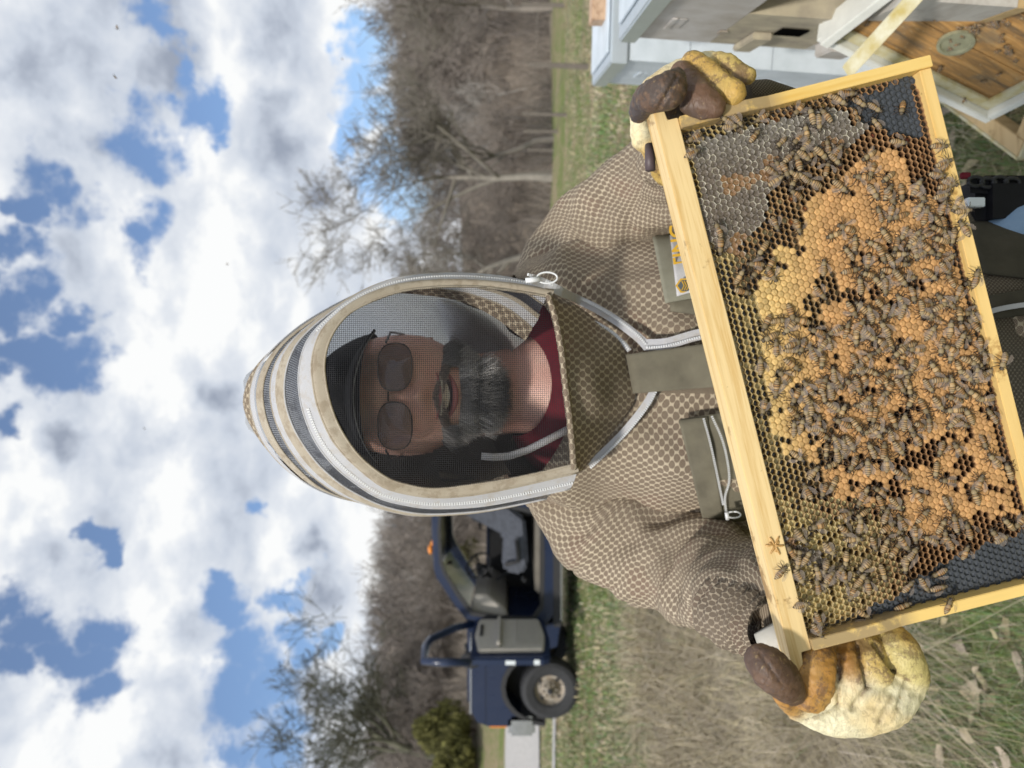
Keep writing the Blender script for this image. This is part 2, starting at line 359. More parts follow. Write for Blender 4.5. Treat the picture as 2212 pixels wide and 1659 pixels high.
ii, jj = np.meshgrid(np.arange(nr-1), np.arange(nth), indexing='ij')
gf = np.stack([ii*nth+jj, ii*nth+(jj+1) % nth, (ii+1)*nth+(jj+1) % nth, (ii+1)*nth+jj], -1).reshape(-1, 4)
gm, nt, b = new_mat('ground'); b.inputs['Roughness'].default_value = .95; b.inputs['Specular IOR Level'].default_value = .1
o_ = OC(nt); n1 = NOISE(nt, o_, .5, 6, .65); n2 = NOISE(nt, o_, 30, 6, .7); n3 = NOISE(nt, o_, 3.5, 5, .65)
grass_c = RAMP(nt, n2.outputs[0], [(.3, (.07, .10, .03)), (.5, (.13, .18, .05)), (.7, (.26, .25, .12))])
straw_c = RAMP(nt, n2.outputs[0], [(.3, (.12, .095, .06)), (.5, (.26, .21, .13)), (.7, (.42, .36, .24))])
near = MIX(nt, SSTEP(nt, M(nt, 'ADD', M(nt, 'MULTIPLY', n1.outputs[0], .5), M(nt, 'MULTIPLY', n3.outputs[0], .5)), .44, .56), grass_c, straw_c)
wood_c = RAMP(nt, NOISE(nt, o_, 1.2, 8, .7).outputs[0], [(.3, (.17, .145, .12)), (.7, (.32, .27, .22))])
ln = M(nt, 'ADD', V(nt, 'LENGTH', V(nt, 'MULTIPLY', o_, (1, 1, 0))), M(nt, 'MULTIPLY', n1.outputs[0], 10))
sepo = nt.nodes.new('ShaderNodeSeparateXYZ'); nt.links.new(o_, sepo.inputs[0])
edge = M(nt, 'ADD', ln, M(nt, 'MULTIPLY', M(nt, 'ABSOLUTE', sepo.outputs[0]), -.1))
nt.links.new(MIX(nt, SSTEP(nt, edge, 50, 56), near, wood_c), b.inputs['Base Color']); bump(nt, b, n2.outputs[0], .8, .02)
np_obj('ground', gv, gf, gm, kind='structure', smooth=True)
# gravel road: a strip lying on the ground, on the left behind the truck
def strip(path, wdt, name, mat, dz, n=60, segw=4):
    c = resample(path, n); mb = MB(); pts = []
    for i in range(n):
        t = c[min(i+1, n-1)]-c[max(i-1, 0)]; t /= np.linalg.norm(t); nn_ = np.array([-t[1], t[0]])
        for k in range(segw+1):
            q = c[i]+nn_*(k/segw-.5)*wdt*(1+.05*math.sin(i*1.3+k)); pts.append((q[0], q[1], float(hgt(q[0], q[1]))+dz))
    mb.grid(pts, n, segw+1); return build(mb, name, mat, kind='structure', smooth=True)
gravel = simple('gravel', (.50, .48, .46), .95, var=.18, scale=14, bmp=.6, bd=.02, detail=8)
strip([(-45, 24), (-25, 23), (-14, 22), (-6, 22.5), (-3, 25), (-2.4, 27)], 6.5, 'road', gravel, .05)
strip([(-30, 15.6), (-14, 14.6), (-8, 14.2), (-3, 14.6)], .5, 'track', gravel, .03, 40, 2)

# ---------------- woods and trees ----------------
def branch_tree(h, seed, depth=5, r0=None, spread=.5, kids=(3, 4), nseg=4, min_r=.006, upf=.12, trunk_f=.34, sides=5):
    rnd = random.Random(seed); V_, F_ = [], []
    def cyl(pts, rs, n):
        b0 = len(V_)
        for i, (p, r) in enumerate(zip(pts, rs)):
            t = (pts[min(i+1, len(pts)-1)]-pts[max(i-1, 0)]).normalized(); a = t.orthogonal().normalized(); c = t.cross(a)
            for j in range(n):
                an = 2*math.pi*j/n; V_.append(tuple(p+(a*math.cos(an)+c*math.sin(an))*r))
        for i in range(len(pts)-1):
            for j in range(n): F_.append((b0+i*n+j, b0+i*n+(j+1) % n, b0+(i+1)*n+(j+1) % n, b0+(i+1)*n+j))
    def grow(p, d, L, r, lev):
        pts, rs = [p.copy()], [r]
        for i in range(nseg):
            d = (d+Vector((rnd.gauss(0, .13), rnd.gauss(0, .13), rnd.gauss(0, .08)+upf*(.3 if lev else .2)))).normalized()
            p = p+d*L/nseg; pts.append(p.copy()); rs.append(max(min_r, r*(1-.62*(i+1)/nseg)))
        cyl(pts, rs, sides if lev < 2 else 3)
        if lev >= depth: return
        for _ in range(rnd.randint(*kids)+(2 if lev == 0 else 0)):
            t = rnd.uniform(.35 if lev else .45, 1.0)*nseg; k = min(int(t), nseg-1); q = pts[k].lerp(pts[k+1], t-k)
            ax = Vector((rnd.gauss(0, 1), rnd.gauss(0, 1), rnd.gauss(0, .5))).normalized()
            nd = (d+ax*(spread+rnd.random()*.5)*(1.1 if lev == 0 else 1)).normalized()
            grow(q, nd, L*rnd.uniform(.55, .8), max(min_r, rs[k]*.62), lev+1)
    grow(Vector((0, 0, -.1)), Vector((0, 0, 1)), h*trunk_f, r0 or h*.018, 0)
    v = np.array(V_); v *= h/v[:, 2].max(); return v, np.array(F_)
def instance_many(protos, places):
    vs, fs, cs, n = [], [], [], 0
    for (x, y, z, s, a, k, c) in places:
        v, f = protos[k]; ca, sa = math.cos(a), math.sin(a)
        q = np.stack([v[:, 0]*ca-v[:, 1]*sa, v[:, 0]*sa+v[:, 1]*ca, v[:, 2]], 1)*s+np.array([x, y, z])
        vs.append(q); fs.append(f+n); cs.append(np.tile(c, (len(v), 1))); n += len(v)
    return np.concatenate(vs), np.concatenate(fs), np.concatenate(cs)
bark_m = attr_mat('bark', .95, .15, scale=3)
protos = [branch_tree(10, 100+i, 4, .13, .55, (3, 4), 3, .022, .12, .42, 4) for i in range(5)]
pl = []
for k in range(620):
    u = random.random(); yy = random.uniform(-140, 1800) ; d = 50+44*u**.8
    if 330 < yy < 600 and d > 60 and random.random() < .6: continue
    q = P(1100, yy, d); X, Y = q.x, q.y; z = float(hgt(X, Y)); c = random.uniform(.55, 1.2)
    lightb = random.random() < .04
    base = np.array((.27, .235, .205) if not lightb else (.50, .47, .43))*c
    hmax = .75 if 340 < yy < 600 else 1.0
    pl.append((X, Y, z-.2, random.uniform(.62, 1.02)*hmax*(1.0 if d > 60 else .75), random.random()*6.3, random.randrange(5), base))
v, f, c = instance_many(protos, pl)
o = np_obj('bare_woods', v, f, bark_m, cols=c); o['kind'] = 'stuff'; tag(o, 'grey brown leafless woods covering the far hillside', 'woods')
# undergrowth: thin upright brush along the edge of the woods
nb = 26000; by = rng.uniform(-120, 1780, nb); bd = 46+rng.random(nb)**1.3*44
bx = (829.5-by)/F*bd; bz = hgt(bx, bd); bh = rng.uniform(.5, 2.6, nb); tx = rng.normal(0, .35, nb); ty = rng.normal(0, .35, nb); bw = .018+.012*rng.random(nb)
ang = rng.random(nb)*6.3; ex, ey = np.cos(ang)*bw, np.sin(ang)*bw
vv = np.stack([np.stack([bx-ex, bd-ey, bz], 1), np.stack([bx+ex, bd+ey, bz], 1), np.stack([bx+tx*bh, bd+ty*bh, bz+bh], 1)], 1).reshape(-1, 3)
cc = np.repeat(np.array((.28, .24, .20))*rng.uniform(.5, 1.5, (nb, 1)), 3, 0)
o = np_obj('underbrush', vv, np.arange(nb*3).reshape(-1, 3), bark_m, cols=cc); o['kind'] = 'stuff'; tag(o, 'thin brown brush under the far leafless trees', 'brush')
def single_tree(x, y, d, h, seed, label, col, depth=5, spread=.6, r0=None, tf=.34, kids=(3, 4), group=None):
    base = P(x, y, d); base.z = float(hgt(base.x, base.y))
    t = empty('bare_tree', base, label, 'tree', group, wb=False)
    v, f = branch_tree(h, seed, depth, r0, spread, kids, 4, .012, .13, tf)
    lo = 0; fz = v[f].mean(1); nt_ = 4*5                                   # first cylinder is the trunk
    tr = f[:nt_]; cr = f[nt_:]
    c = np.tile(np.array(col), (len(v), 1))
    np_obj('trunk', v[:25], tr, bark_m, t, cols=c[:25], smooth=True)
    np_obj('crown', v[25:], cr-25, bark_m, t, cols=c[25:]*.85, smooth=True)
    return t
single_tree(1195, 385, 40, 15.0, 21, 'large pale barked leafless tree with wide crown above the man\'s left shoulder', (.27, .245, .21), 6, .75, .22, .36, (3, 4), 'leafless trees standing before the woods')
single_tree(1195, 300, 43, 11.5, 5, 'slimmer grey leafless tree just beside the large pale one, away from the man', (.20, .18, .16), 5, .6, .2, .4, (3, 4), 'leafless trees standing before the woods')
single_tree(1190, 15, 42, 13, 8, 'leafless tree rising above the woods behind the stacked hives', (.24, .21, .18), 6, .6, .22, .4, (3, 4), 'leafless trees standing before the woods')
single_tree(1192, 540, 46, 11.5, 12, 'leafless tree seen close beside the veiled hood, behind the left shoulder', (.23, .21, .18), 5, .7, .2, .36, (3, 4), 'leafless trees standing before the woods')
single_tree(1040, 1640, 52, 15, 31, 'dark spreading leafless tree on the field above the gravel road', (.12, .12, .08), 6, .8, .28, .3, (3, 4), 'leafless trees standing before the woods')
single_tree(1050, 1480, 58, 10.5, 33, 'small leafless tree on the slope behind the truck hood', (.24, .21, .18), 5, .7, .18, .36, (3, 4), 'leafless trees standing before the woods')
def cedar(x, y, d, h, rad_, seed, label):
    base = P(x, y, d); base.z = float(hgt(base.x, base.y)); rn = np.random.default_rng(seed)
    t = empty('cedar_tree', base, label, 'tree', 'cedar trees on the slope', wb=False)
    mb = MB(); mb.tube([(0, 0, -.2), (0, 0, h*.5), (.1, 0, h*.9)], [.14, .09, .03], 6); build(mb, 'trunk', boot_m, t, local=True)
    n = 5200; a = rn.random(n)*6.283; zz = rn.random(n)**.8; lump = 1+.28*np.sin(a*3+zz*9+seed)+.2*np.sin(a*5-zz*14)
    rr = rad_*np.sqrt(np.clip(1-zz**1.7, .02, 1))*(.55+.45*rn.random(n)**.4)*lump*np.clip(.45+zz*2.4, .5, 1)
    c = np.stack([np.cos(a)*rr, np.sin(a)*rr, h*(.10+.92*zz)], 1)+rn.normal(0, .05, (n, 3))
    s = .10+.12*rn.random((n, 1)); d1 = rn.normal(0, 1, (n, 3))*s*.6; d2 = np.stack([np.cos(a)*.4, np.sin(a)*.4, np.ones(n)], 1)*s*1.5
    vv = np.stack([c-d1, c+d1, c+d2], 1).reshape(-1, 3)
    col = np.repeat(np.array((.13, .125, .04))*rn.uniform(.5, 1.7, (n, 1)), 3, 0)
    np_obj('crown', vv, np.arange(n*3).reshape(-1, 3), bark_m, t, cols=col)
cedar(1035, 1575, 46, 3.6, 1.35, 3, 'olive green cedar on the slope beyond the truck front')
cedar(990, 1215, 56, 3.4, 1.4, 5, 'small olive cedar showing just above the truck cab roof')
cedar(1045, 1655, 44, 2.4, 1.6, 9, 'low bushy cedar nearest the far end of the road')

# ---------------- fence ----------------
post_m = simple('fence_post', (.19, .165, .14), .9, scale=12)
fr = empty('wire_fence', (7, 15, -.1), 'grey wire fence on weathered posts along the green field edge', 'fence')
posts = [(1142, 1276, 139, 145, 15), (1128, 1226, 245, 249, 21.4), (1131, 1219, 283, 285, 25), (1139, 1210, 324, 325, 30), (1145, 1205, 371, 371, 36), (1152, 1198, 405, 405, 44), (1157, 1194, 430, 430, 52), (1150, 1240, 10, 14, 17.5), (1000, 1226, 30, 34, 26)]
for i, (x0, x1, y0, y1, d) in enumerate(posts[:7]):
    mb = MB(); mb.tube([P(x1+14, y1, d), P(x0, y0, d)], [.06, .05], 8); build(mb, 'post', post_m, fr)
mb = MB()
for lv in (.12, .35, .6, .82):
    mb.tube([P(a[0]+(a[1]-a[0])*lv, a[2]+(a[3]-a[2])*lv, a[4]-.06) for a in posts[:7]], .006, 3)
    q0 = P(posts[0][0]+134*lv, 142, 15)
    mb.tube([q0, q0+Vector((6, -7.5, 0))], .006, 3)
build(mb, 'wire', post_m, fr, kind='stuff')
for (x0, x1, y, d, lb) in ((1128, 1226, 12, 22, 'leaning dark fence post at the field edge beyond the hives'), (1207, 1243, 82, 36, 'short dark post standing alone in the green field')):
    t = empty('fence_post', P(x1, y, d), lb, 'post')
    mb = MB(); mb.tube([P(x1+10, y, d), P(x0, y-3, d)], [.07, .06], 8); build(mb, 'shaft', post_m, t); mb = MB(); mb.tube([P(x0, y-3, d), P(x0-1.5, y-3, d)], [.075, .07], 8); build(mb, 'cap', post_m, t)

# ---------------- grass, straw, leaves, rocks ----------------
gr_m = attr_mat('grass_blade', .8, .0)
def blades(n, dmin, dmax, hh, ww, name, label, pw=1.0, xr=(-.58, .58), keep=None, lean=.55, straw=.55):
    u = rng.random(n); d = dmin*(dmax/dmin)**(u**pw); X = (xr[0]+(xr[1]-xr[0])*rng.random(n))*d; Y = d
    z = hgt(X, Y)
    nz = np.array([mn.noise(Vector((x*.9, y*.9, 1)))+.6*mn.noise(Vector((x*3, y*3, 5))) for x, y in zip(X, Y)])
    if keep is not None:
        m = keep(X, Y, nz); X, Y, z, nz = X[m], Y[m], z[m], nz[m]
    n = len(X); sc_ = (.7+d.mean()*0)*np.ones(n)*np.clip(Y/3, .8, 3)
    isst = rng.random(n) < np.clip(straw+nz*.55+.45*np.exp(-((Y-4.4)/1.5)**2)-.5*np.exp(-((Y-2.2)/.8)**2)-.22*((Y > 6.5) & (Y < 12)), .08, .97)
    h = hh*rng.uniform(.4, 1.5, n)*np.where(isst, 1.25, .9); a = rng.random(n)*6.283; le = lean*rng.uniform(.3, 1.8, n)*np.where(isst, 1.5, .8)
    wdt = ww*rng.uniform(.6, 1.5, n)*sc_; px, py = -np.sin(a)*wdt, np.cos(a)*wdt; dx, dy = np.cos(a)*le*h, np.sin(a)*le*h
    b0 = np.stack([X, Y, z-.01], 1); wv = np.stack([px, py, 0*px], 1); lift = h/np.sqrt(1+le**2)
    mid = b0+np.stack([dx*.35, dy*.35, lift*.75], 1); tip = b0+np.stack([dx, dy, lift*(1.0-.3*np.minimum(le, 2))], 1)
    vv = np.stack([b0-wv, b0+wv, mid-wv*.8, mid+wv*.8, tip], 1).reshape(-1, 3); k = np.arange(n)*5
    fs = np.concatenate([np.stack([k, k+1, k+3], 1), np.stack([k, k+3, k+2], 1), np.stack([k+2, k+3, k+4], 1)])
    g = np.stack([rng.uniform(.12, .22, n), rng.uniform(.17, .29, n), rng.uniform(.06, .12, n)], 1); s = np.array((.47, .40, .28))*rng.uniform(.5, 1.35, (n, 1))
    s[:, 2] *= rng.uniform(.8, 1.15, n)
    col = np.repeat(np.where(isst[:, None], s, g), 5, 0)
    o = np_obj(name, vv, fs, gr_m, cols=col); o['kind'] = 'stuff'; tag(o, label, 'grass'); return o
rockpos = [P(1610, 1470, 2.9), P(1790, 1650, 2.25)]
blades(120000, 1.55, 7.5, .075, .0016, 'grass', 'short green and straw coloured grass around the beekeeper', .8)
blades(110000, 4.5, 22, .06, .0028, 'field_grass', 'short grass of the field around the truck', 1.0, straw=.52)
blades(42000, 3.2, 6.4, .34, .0015, 'dry_grass', 'long dry matted grass stems left of the beekeeper', .8, (-.58, -.12), lambda X, Y, nz: (nz > -.25), 1.5, 1.2)
# dead leaves
def leaf_verts(n, rn, size, xr, dr):
    d = rn.uniform(*dr, n); X = rn.uniform(xr[0], xr[1], n)*d; z = hgt(X, d)+rn.uniform(.015, .05, n)
    s = size*rn.uniform(.5, 1.3, n); a = rn.random(n)*6.283; VV = []
    t = np.linspace(-1, 1, 5); cols = []
    for i in range(n):
        cu = rn.uniform(-.6, .9); tw = rn.uniform(-.5, .5); ca, sa = math.cos(a[i]), math.sin(a[i]); c = np.array((.40, .33, .23))*rn.uniform(.45, 1.3)*np.array((1, 1, rn.uniform(.8, 1.2)))
        for q in t:
            wd = .42*(1-abs(q)**1.6)+.03+.10*math.sin(q*9+i)*(abs(q) < .95)
            for sd_ in (-1, 0, 1):
                x, y, zz = q, sd_*wd, cu*q*q*.5+abs(sd_)*wd*tw+.15*sd_*q
                VV.append((X[i]+(x*ca-y*sa)*s[i], d[i]+(x*sa+y*ca)*s[i], z[i]+zz*s[i])); cols.append(c)
    base = (np.arange(n)*15)[:, None, None]
    q = np.array([[i*3+j, i*3+j+1, i*3+j+4, i*3+j+3] for i in range(4) for j in range(2)])
    return np.array(VV), (base+q[None]).reshape(-1, 4), np.array(cols)
lv, lf, lc = leaf_verts(600, rng, .042, (-.56, .56), (1.7, 4.5))
o = np_obj('dead_leaves', lv, lf, attr_mat('dead_leaf', .85, .2, scale=60), cols=lc, smooth=True); o['kind'] = 'stuff'; tag(o, 'curled pale brown dead leaves scattered in the grass', 'leaves')
def rock(name, loc, size, seed, label, mat, flat=.3):
    bm = bmesh.new(); bmesh.ops.create_icosphere(bm, subdivisions=4, radius=1)
    for v in bm.verts:
        n = mn.noise(v.co*1.3+Vector((seed, 0, 0)))*.35+mn.noise(v.co*4+Vector((0, seed, 0)))*.10+mn.noise(v.co*11)*.03; v.co *= 1+n
        v.co = Vector((v.co.x*size[0], v.co.y*size[1], max(-.3, min(v.co.z, flat))*size[2]))
    me = bpy.data.meshes.new(name); bm.to_mesh(me); bm.free(); me.materials.append(mat); me.polygons.foreach_set('use_smooth', [True]*len(me.polygons))
    o = link(name, me); o.location = loc; return tag(o, label, 'rock', 'flat grey rocks in the grass')
rk = simple('limestone', (.38, .34, .28), .95, var=.3, scale=14, bmp=1.0, bd=.03, detail=9, spec=.1, c2=(.20, .175, .14))
for i, (x, y, d, s, lb) in enumerate([(1600, 1480, 4.4, (.26, .30, .20), 'grey flat rock among dry grass beside the right glove'), (1775, 1640, 3.5, (.20, .16, .15), 'pale cracked rock slab just past the pale yellow glove'), (1885, 1672, 3.05, (.12, .14, .12), 'brown streaked rock at the picture corner beyond the right glove')]):
    q = P(x, y, d); rock('rock', (q.x, q.y, float(hgt(q.x, q.y))+.045), s, i*7.3, lb, rk)

# ---------------- truck ----------------
navy, nt, b = new_mat('navy_paint'); b.inputs['Base Color'].default_value = (.006, .016, .052, 1); b.inputs['Roughness'].default_value = .25
b.inputs['Coat Weight'].default_value = .25; b.inputs['Coat Roughness'].default_value = .06
nt.links.new(RAMP(nt, NOISE(nt, OC(nt), 3, 5).outputs[0], [(.3, (.22, .22, .22)), (.7, (.42, .42, .42))]), b.inputs['Roughness'])
grey_pl = simple('grey_plastic', (.42, .395, .36), .6, var=.08); dark_pl = simple('dark_plastic', (.025, .025, .028), .6)
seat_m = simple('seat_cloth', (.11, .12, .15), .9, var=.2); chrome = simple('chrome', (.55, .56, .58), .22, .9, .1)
glass, nt, b = new_mat('windscreen'); b.inputs['Base Color'].default_value = (.72, .88, .80, 1); b.inputs['Roughness'].default_value = .15; b.inputs['Alpha'].default_value = .62
amber = simple('amber_lens', (.80, .25, .02), .3, var=.1); steel = simple('dusty_steel', (.40, .37, .32), .6, .2, .2, 12, c2=(.28, .22, .16))
carpet = simple('floor_mat', (.20, .18, .15), .95, scale=9); white_l = simple('sticker', (.7, .75, .78), .5, var=.02)
def T(zx, zy, dd=0.0): return Vector((-1.399-.002286*zy, 10.0+dd, 3.014-.002286*zx))
def tp(poly): return [(T(a, b_).x, T(a, b_).z) for a, b_ in poly]
tk = empty('pickup_truck', (-3.4, 10.9, .60), 'dark navy work truck parked on the grass with its driver door open', 'truck')
def tbox(a, b_, d0, d1, name, m, bev=.02, par=tk): 
    p, q = T(a[0], a[1], d0), T(b_[0], b_[1], d1); mb = MB().box(tuple(min(p[i], q[i]) for i in range(3)), tuple(max(p[i], q[i]) for i in range(3)))
    return build(mb, name, m, par, bevel=bev)
def ring(outer, inner, d0, d1, name, m, par=tk, bev=0.0):
    n = len(outer); mb = MB(); L = []
    for d in (d0, d1):
        for poly in (outer, inner): L += [tuple(T(a, b_, d)) for a, b_ in poly]
    fs = []
    for i in range(n):
        j = (i+1) % n
        fs += [(i, j, n+j, n+i), (2*n+i, 3*n+i, 3*n+j, 2*n+j), (i, 2*n+i, 2*n+j, j), (n+i, n+j, 3*n+j, 3*n+i)]
    mb.add(L, fs); o = build(mb, name, m, par, bevel=bev); fix_normals(o); return o
outer = [(195, -30), (188, 250), (200, 470), (225, 545), (320, 690), (405, 800), (600, 812), (860, 812), (952, 700), (958, 400), (955, 60), (600, -35), (350, -32)]
inner = [(238, 120), (228, 250), (238, 440), (262, 505), (335, 625), (425, 745), (600, 770), (790, 775), (840, 700), (845, 400), (835, 150), (600, 100), (350, 112)]
cab = ring(outer, inner, -.02, .10, 'cab_side', navy, bev=.012)
ring([(232, 110), (222, 250), (232, 445), (257, 512), (330, 634), (420, 755), (600, 781), (796, 786), (850, 706), (855, 400), (845, 140), (600, 90), (350, 102)],
     [(248, 132), (238, 250), (250, 436), (270, 495), (345, 615), (435, 733), (600, 758), (780, 763), (828, 695), (833, 400), (823, 162), (600, 112), (350, 124)], -.026, .02, 'door_seal', dark_pl)
far = ring(outer[:6]+[(500, 806), (500, 300), (500, -30), (350, -32)], [(250, 130), (240, 250), (250, 440), (275, 500), (345, 620), (420, 740), (480, 745), (485, 300), (480, 125), (350, 118)], 1.78, 1.88, 'far_side', navy)
tbox((500, -32), (955, 800), 1.78, 1.86, 'far_door', dark_pl)
mb = MB(); pr = [(188, -30), (182, 250), (194, 470), (215, 545)]
pts = []
for a, b_ in pr:
    for k in range(9): u = k/8; pts.append(T(a-14*math.sin(math.pi*u)+6*(abs(u-.5)*2)**6, b_, -.02+1.9*u))
mb.grid(pts, 4, 9); r = build(mb, 'roof', navy, tk, smooth=True); sm = r.modifiers.new('thick', 'SOLIDIFY'); sm.thickness = .05
for k in range(5):
    mb = MB(); q = T(176, 400, .35+.3*k); mb.sphere(q+Vector((0, 0, .03)), (.07, .045, .035), 10, 6); build(mb, 'roof_marker_light', amber, tk, smooth=True)
mb = MB(); A, B_, C_, D_ = T(222, 530, .08), T(222, 530, 1.8), T(402, 785, 1.8), T(402, 785, .08)
mb.add([A, B_, C_, D_], [(0, 1, 2, 3)]); build(mb, 'windscreen', glass, tk)
mb = MB(); mb.obox(T(270, 560, .95), (0, .22, 0), (.012, 0, 0), (0, 0, .07)); build(mb, 'rear_view_mirror', dark_pl, tk)
tbox((880, 100), (965, 900), .35, 1.6, 'underbody_shade', dark_pl, 0); fl = tbox((842, 120), (862, 790), 0, 1.8, 'cab_floor', carpet, 0)  # low dark box added under the cab to deepen the ground shadow
tbox((800, 150), (842, 640), .1, 1.7, 'floor_hump', carpet, .03)
dash = fix_normals(build(prism(tp([(432, 645), (418, 780), (640, 800), (625, 735), (520, 650)]), 10.1, 11.75), 'dashboard', grey_pl, tk, bevel=.02))
mb = MB(); c0 = T(470, 500, .45); mb.sphere(c0+Vector((-.12, .1, -.02)), (.1, .16, .09), 12, 8); build(mb, 'instrument_cowl', dark_pl, tk, smooth=True)
mb = MB(); ax = Vector((.62, -.62, .48)).normalized(); e1 = ax.orthogonal().normalized(); e2 = ax.cross(e1)
cw = T(455, 505, .42); mb.tube([cw+(e1*math.cos(t)+e2*math.sin(t))*.19 for t in np.linspace(0, 2*math.pi, 25)], .016, 6)
for t in (.3, 2.84, 4.71): mb.tube([cw-ax*.03, cw+(e1*math.cos(t)+e2*math.sin(t))*.18], .014, 5)
mb.tube([cw-ax*.02, cw-ax*.35], .03, 6); mb.sphere(cw-ax*.02, .05, 10, 6); build(mb, 'steering_wheel', dark_pl, tk, smooth=True)
for d0, nm in ((.18, 'seat'), (1.05, 'seat')):
    mb = MB(); mb.add([T(a, b_, dd) for dd in (d0, d0+.5) for a, b_ in [(620, 520), (600, 480), (610, 300), (350, 160), (300, 130), (320, 60), (600, 90), (740, 200), (760, 480), (720, 540)]],
        [tuple(range(10)), tuple(reversed(range(10, 20)))]+[(i, 10+i, 10+(i+1) % 10, (i+1) % 10) for i in range(10)])
    s_ = fix_normals(build(mb, nm, seat_m, tk, bevel=.04)); 
mb = MB(); mb.tube([T(690, 320, .12), T(700, 450, .12), T(620, 470, .12)], .03, 6); build(mb, 'seat_armrest', dark_pl, tk, smooth=True)
mb = MB(); mb.obox(T(740, 600, .3), (0, .14, 0), (.03, 0, .05), (.04, 0, -.03)); mb.tube([T(560, 640, .8), T(700, 560, .85)], .02, 6); build(mb, 'pedal', dark_pl, tk)
# front fender and hood with the wheel arch cut out
arch = [(885+275*math.sin(t)*-1.0, 1195-260*math.cos(t)*-1) for t in np.linspace(0.05, math.pi-.25, 14)]
arch = [(885-275*math.sin(t), 1180+215*math.cos(t)) for t in np.linspace(.12, math.pi-.35, 16)]
body = [(440, 800), (404, 830), (402, 1000), (408, 1200), (425, 1330), (455, 1385), (525, 1412), (640, 1412), (700, 1395)]+arch+[(930, 940), (950, 800)]
ff = fix_normals(build(prism(tp(body), 9.98, 11.88), 'front_fender', navy, tk, bevel=.045))
ring([(q[0]-(-10 if False else 14)*0, q[1]) for q in [(885-290*math.sin(t), 1180+228*math.cos(t)) for t in np.linspace(.1, math.pi-.3, 12)]+[(940, 1000)]][:12],
     [(885-262*math.sin(t), 1180+205*math.cos(t)) for t in np.linspace(.1, math.pi-.3, 12)], 9.96-10, .0, 'arch_lip', dark_pl)
tbox((600, 960), (900, 1390), .5, 1.5, 'engine_bay', dark_pl, 0)
tbox((414, 850), (422, 1335), -.03, -.014, 'fender_highlight', chrome, .002); tbox((500, 850), (506, 1400), -.030, -.015, 'body_line', navy, .002)  # bright strip put in as the painted sky highlight along the fender top
for q_ in (Dq for Dq in ((396, 860, 1325),)): tbox((q_[0]-6, q_[1]), (q_[0]+12, q_[2]), .25, 1.65, 'hood', navy, .02)
tbox((528, 1396), (634, 1420), -.012, .16, 'turn_light', amber, .01)
bm_ = tbox((640, 1350), (800, 1465), -.06, 1.95, 'bumper', chrome, .04); tbox((800, 1330), (862, 1410), 0, 1.9, 'valance', dark_pl, .02)
tbox((905, 60), (956, 820), -.05, .06, 'step_sill', dark_pl, .015); tbox((948, 60), (958, 780), -.058, -.04, 'sill_trim', chrome, .002)
def wheel(zx, zy, dd, rr=.39, nm='wheel'):
    c = T(zx, zy, dd); mb = MB(); prof = [(.20, -.0), (.235, -.02), (.32, -.035), (.37, -.02), (.39, .03), (.39, .20), (.36, .24), (.22, .24)]
    N = 40; pts = [c+Vector((math.cos(2*math.pi*j/N)*r_*rr/.39, y_, math.sin(2*math.pi*j/N)*r_*rr/.39)) for r_, y_ in prof for j in range(N)]
    mb.grid(pts, len(prof), N, cyc=True)
    for j in range(N):
        a = 2*math.pi*(j+.5)/N; e = Vector((math.cos(a), 0, math.sin(a))); t_ = Vector((-math.sin(a), 0, math.cos(a)))
        mb.obox(c+e*.383+t_*-.02+Vector((0, .035, 0)), t_*.04, e*.014, (0, .15, 0))
    w = build(mb, nm, rubber, tk, smooth=False)
    mb = MB(); prof = [(.245, -.015), (.235, .01), (.20, .015), (.185, .06), (.13, .05), (.115, .01), (.06, .0), (.055, -.04), (.0, -.045)]
    pts = [c+Vector((math.cos(2*math.pi*j/32)*r_, y_, math.sin(2*math.pi*j/32)*r_)) for r_, y_ in prof for j in range(32)]
    mb.grid(pts, len(prof), 32, cyc=True)
    for j in range(8): a = j*math.pi/4+.2; e = Vector((math.cos(a), 0, math.sin(a))); mb.tube([c+e*.088+Vector((0, .01, 0)), c+e*.088+Vector((0, -.03, 0))], .014, 6)
    rim_ = build(mb, 'rim', steel, tk, smooth=True); 
    mb = MB()
    for j in range(4): a = j*math.pi/2+.9; e = Vector((math.cos(a), 0, math.sin(a))); mb.sphere(c+e*.158+Vector((0, .046, 0)), (.022, .012, .022), 8, 6)
    build(mb, 'hand_hole', dark_pl, tk)
    mb = MB(); mb.sphere(c+Vector((0, -.045, 0)), (.042, .02, .042), 12, 6); build(mb, 'hub', dark_pl, tk, smooth=True)
wheel(885, 1185, -.08); wheel(885, -330, -.08); wheel(885, 1185, 1.72); wheel(885, -330, 1.72)
tbox((560, -560), (700, -60), -.02, 1.9, 'flatbed', grey_pl, .02); tbox((700, -560), (800, 200), .4, 1.4, 'chassis', dark_pl, .01); tbox((330, -80), (560, -60), .1, 1.8, 'headache_rack', dark_pl, .01)
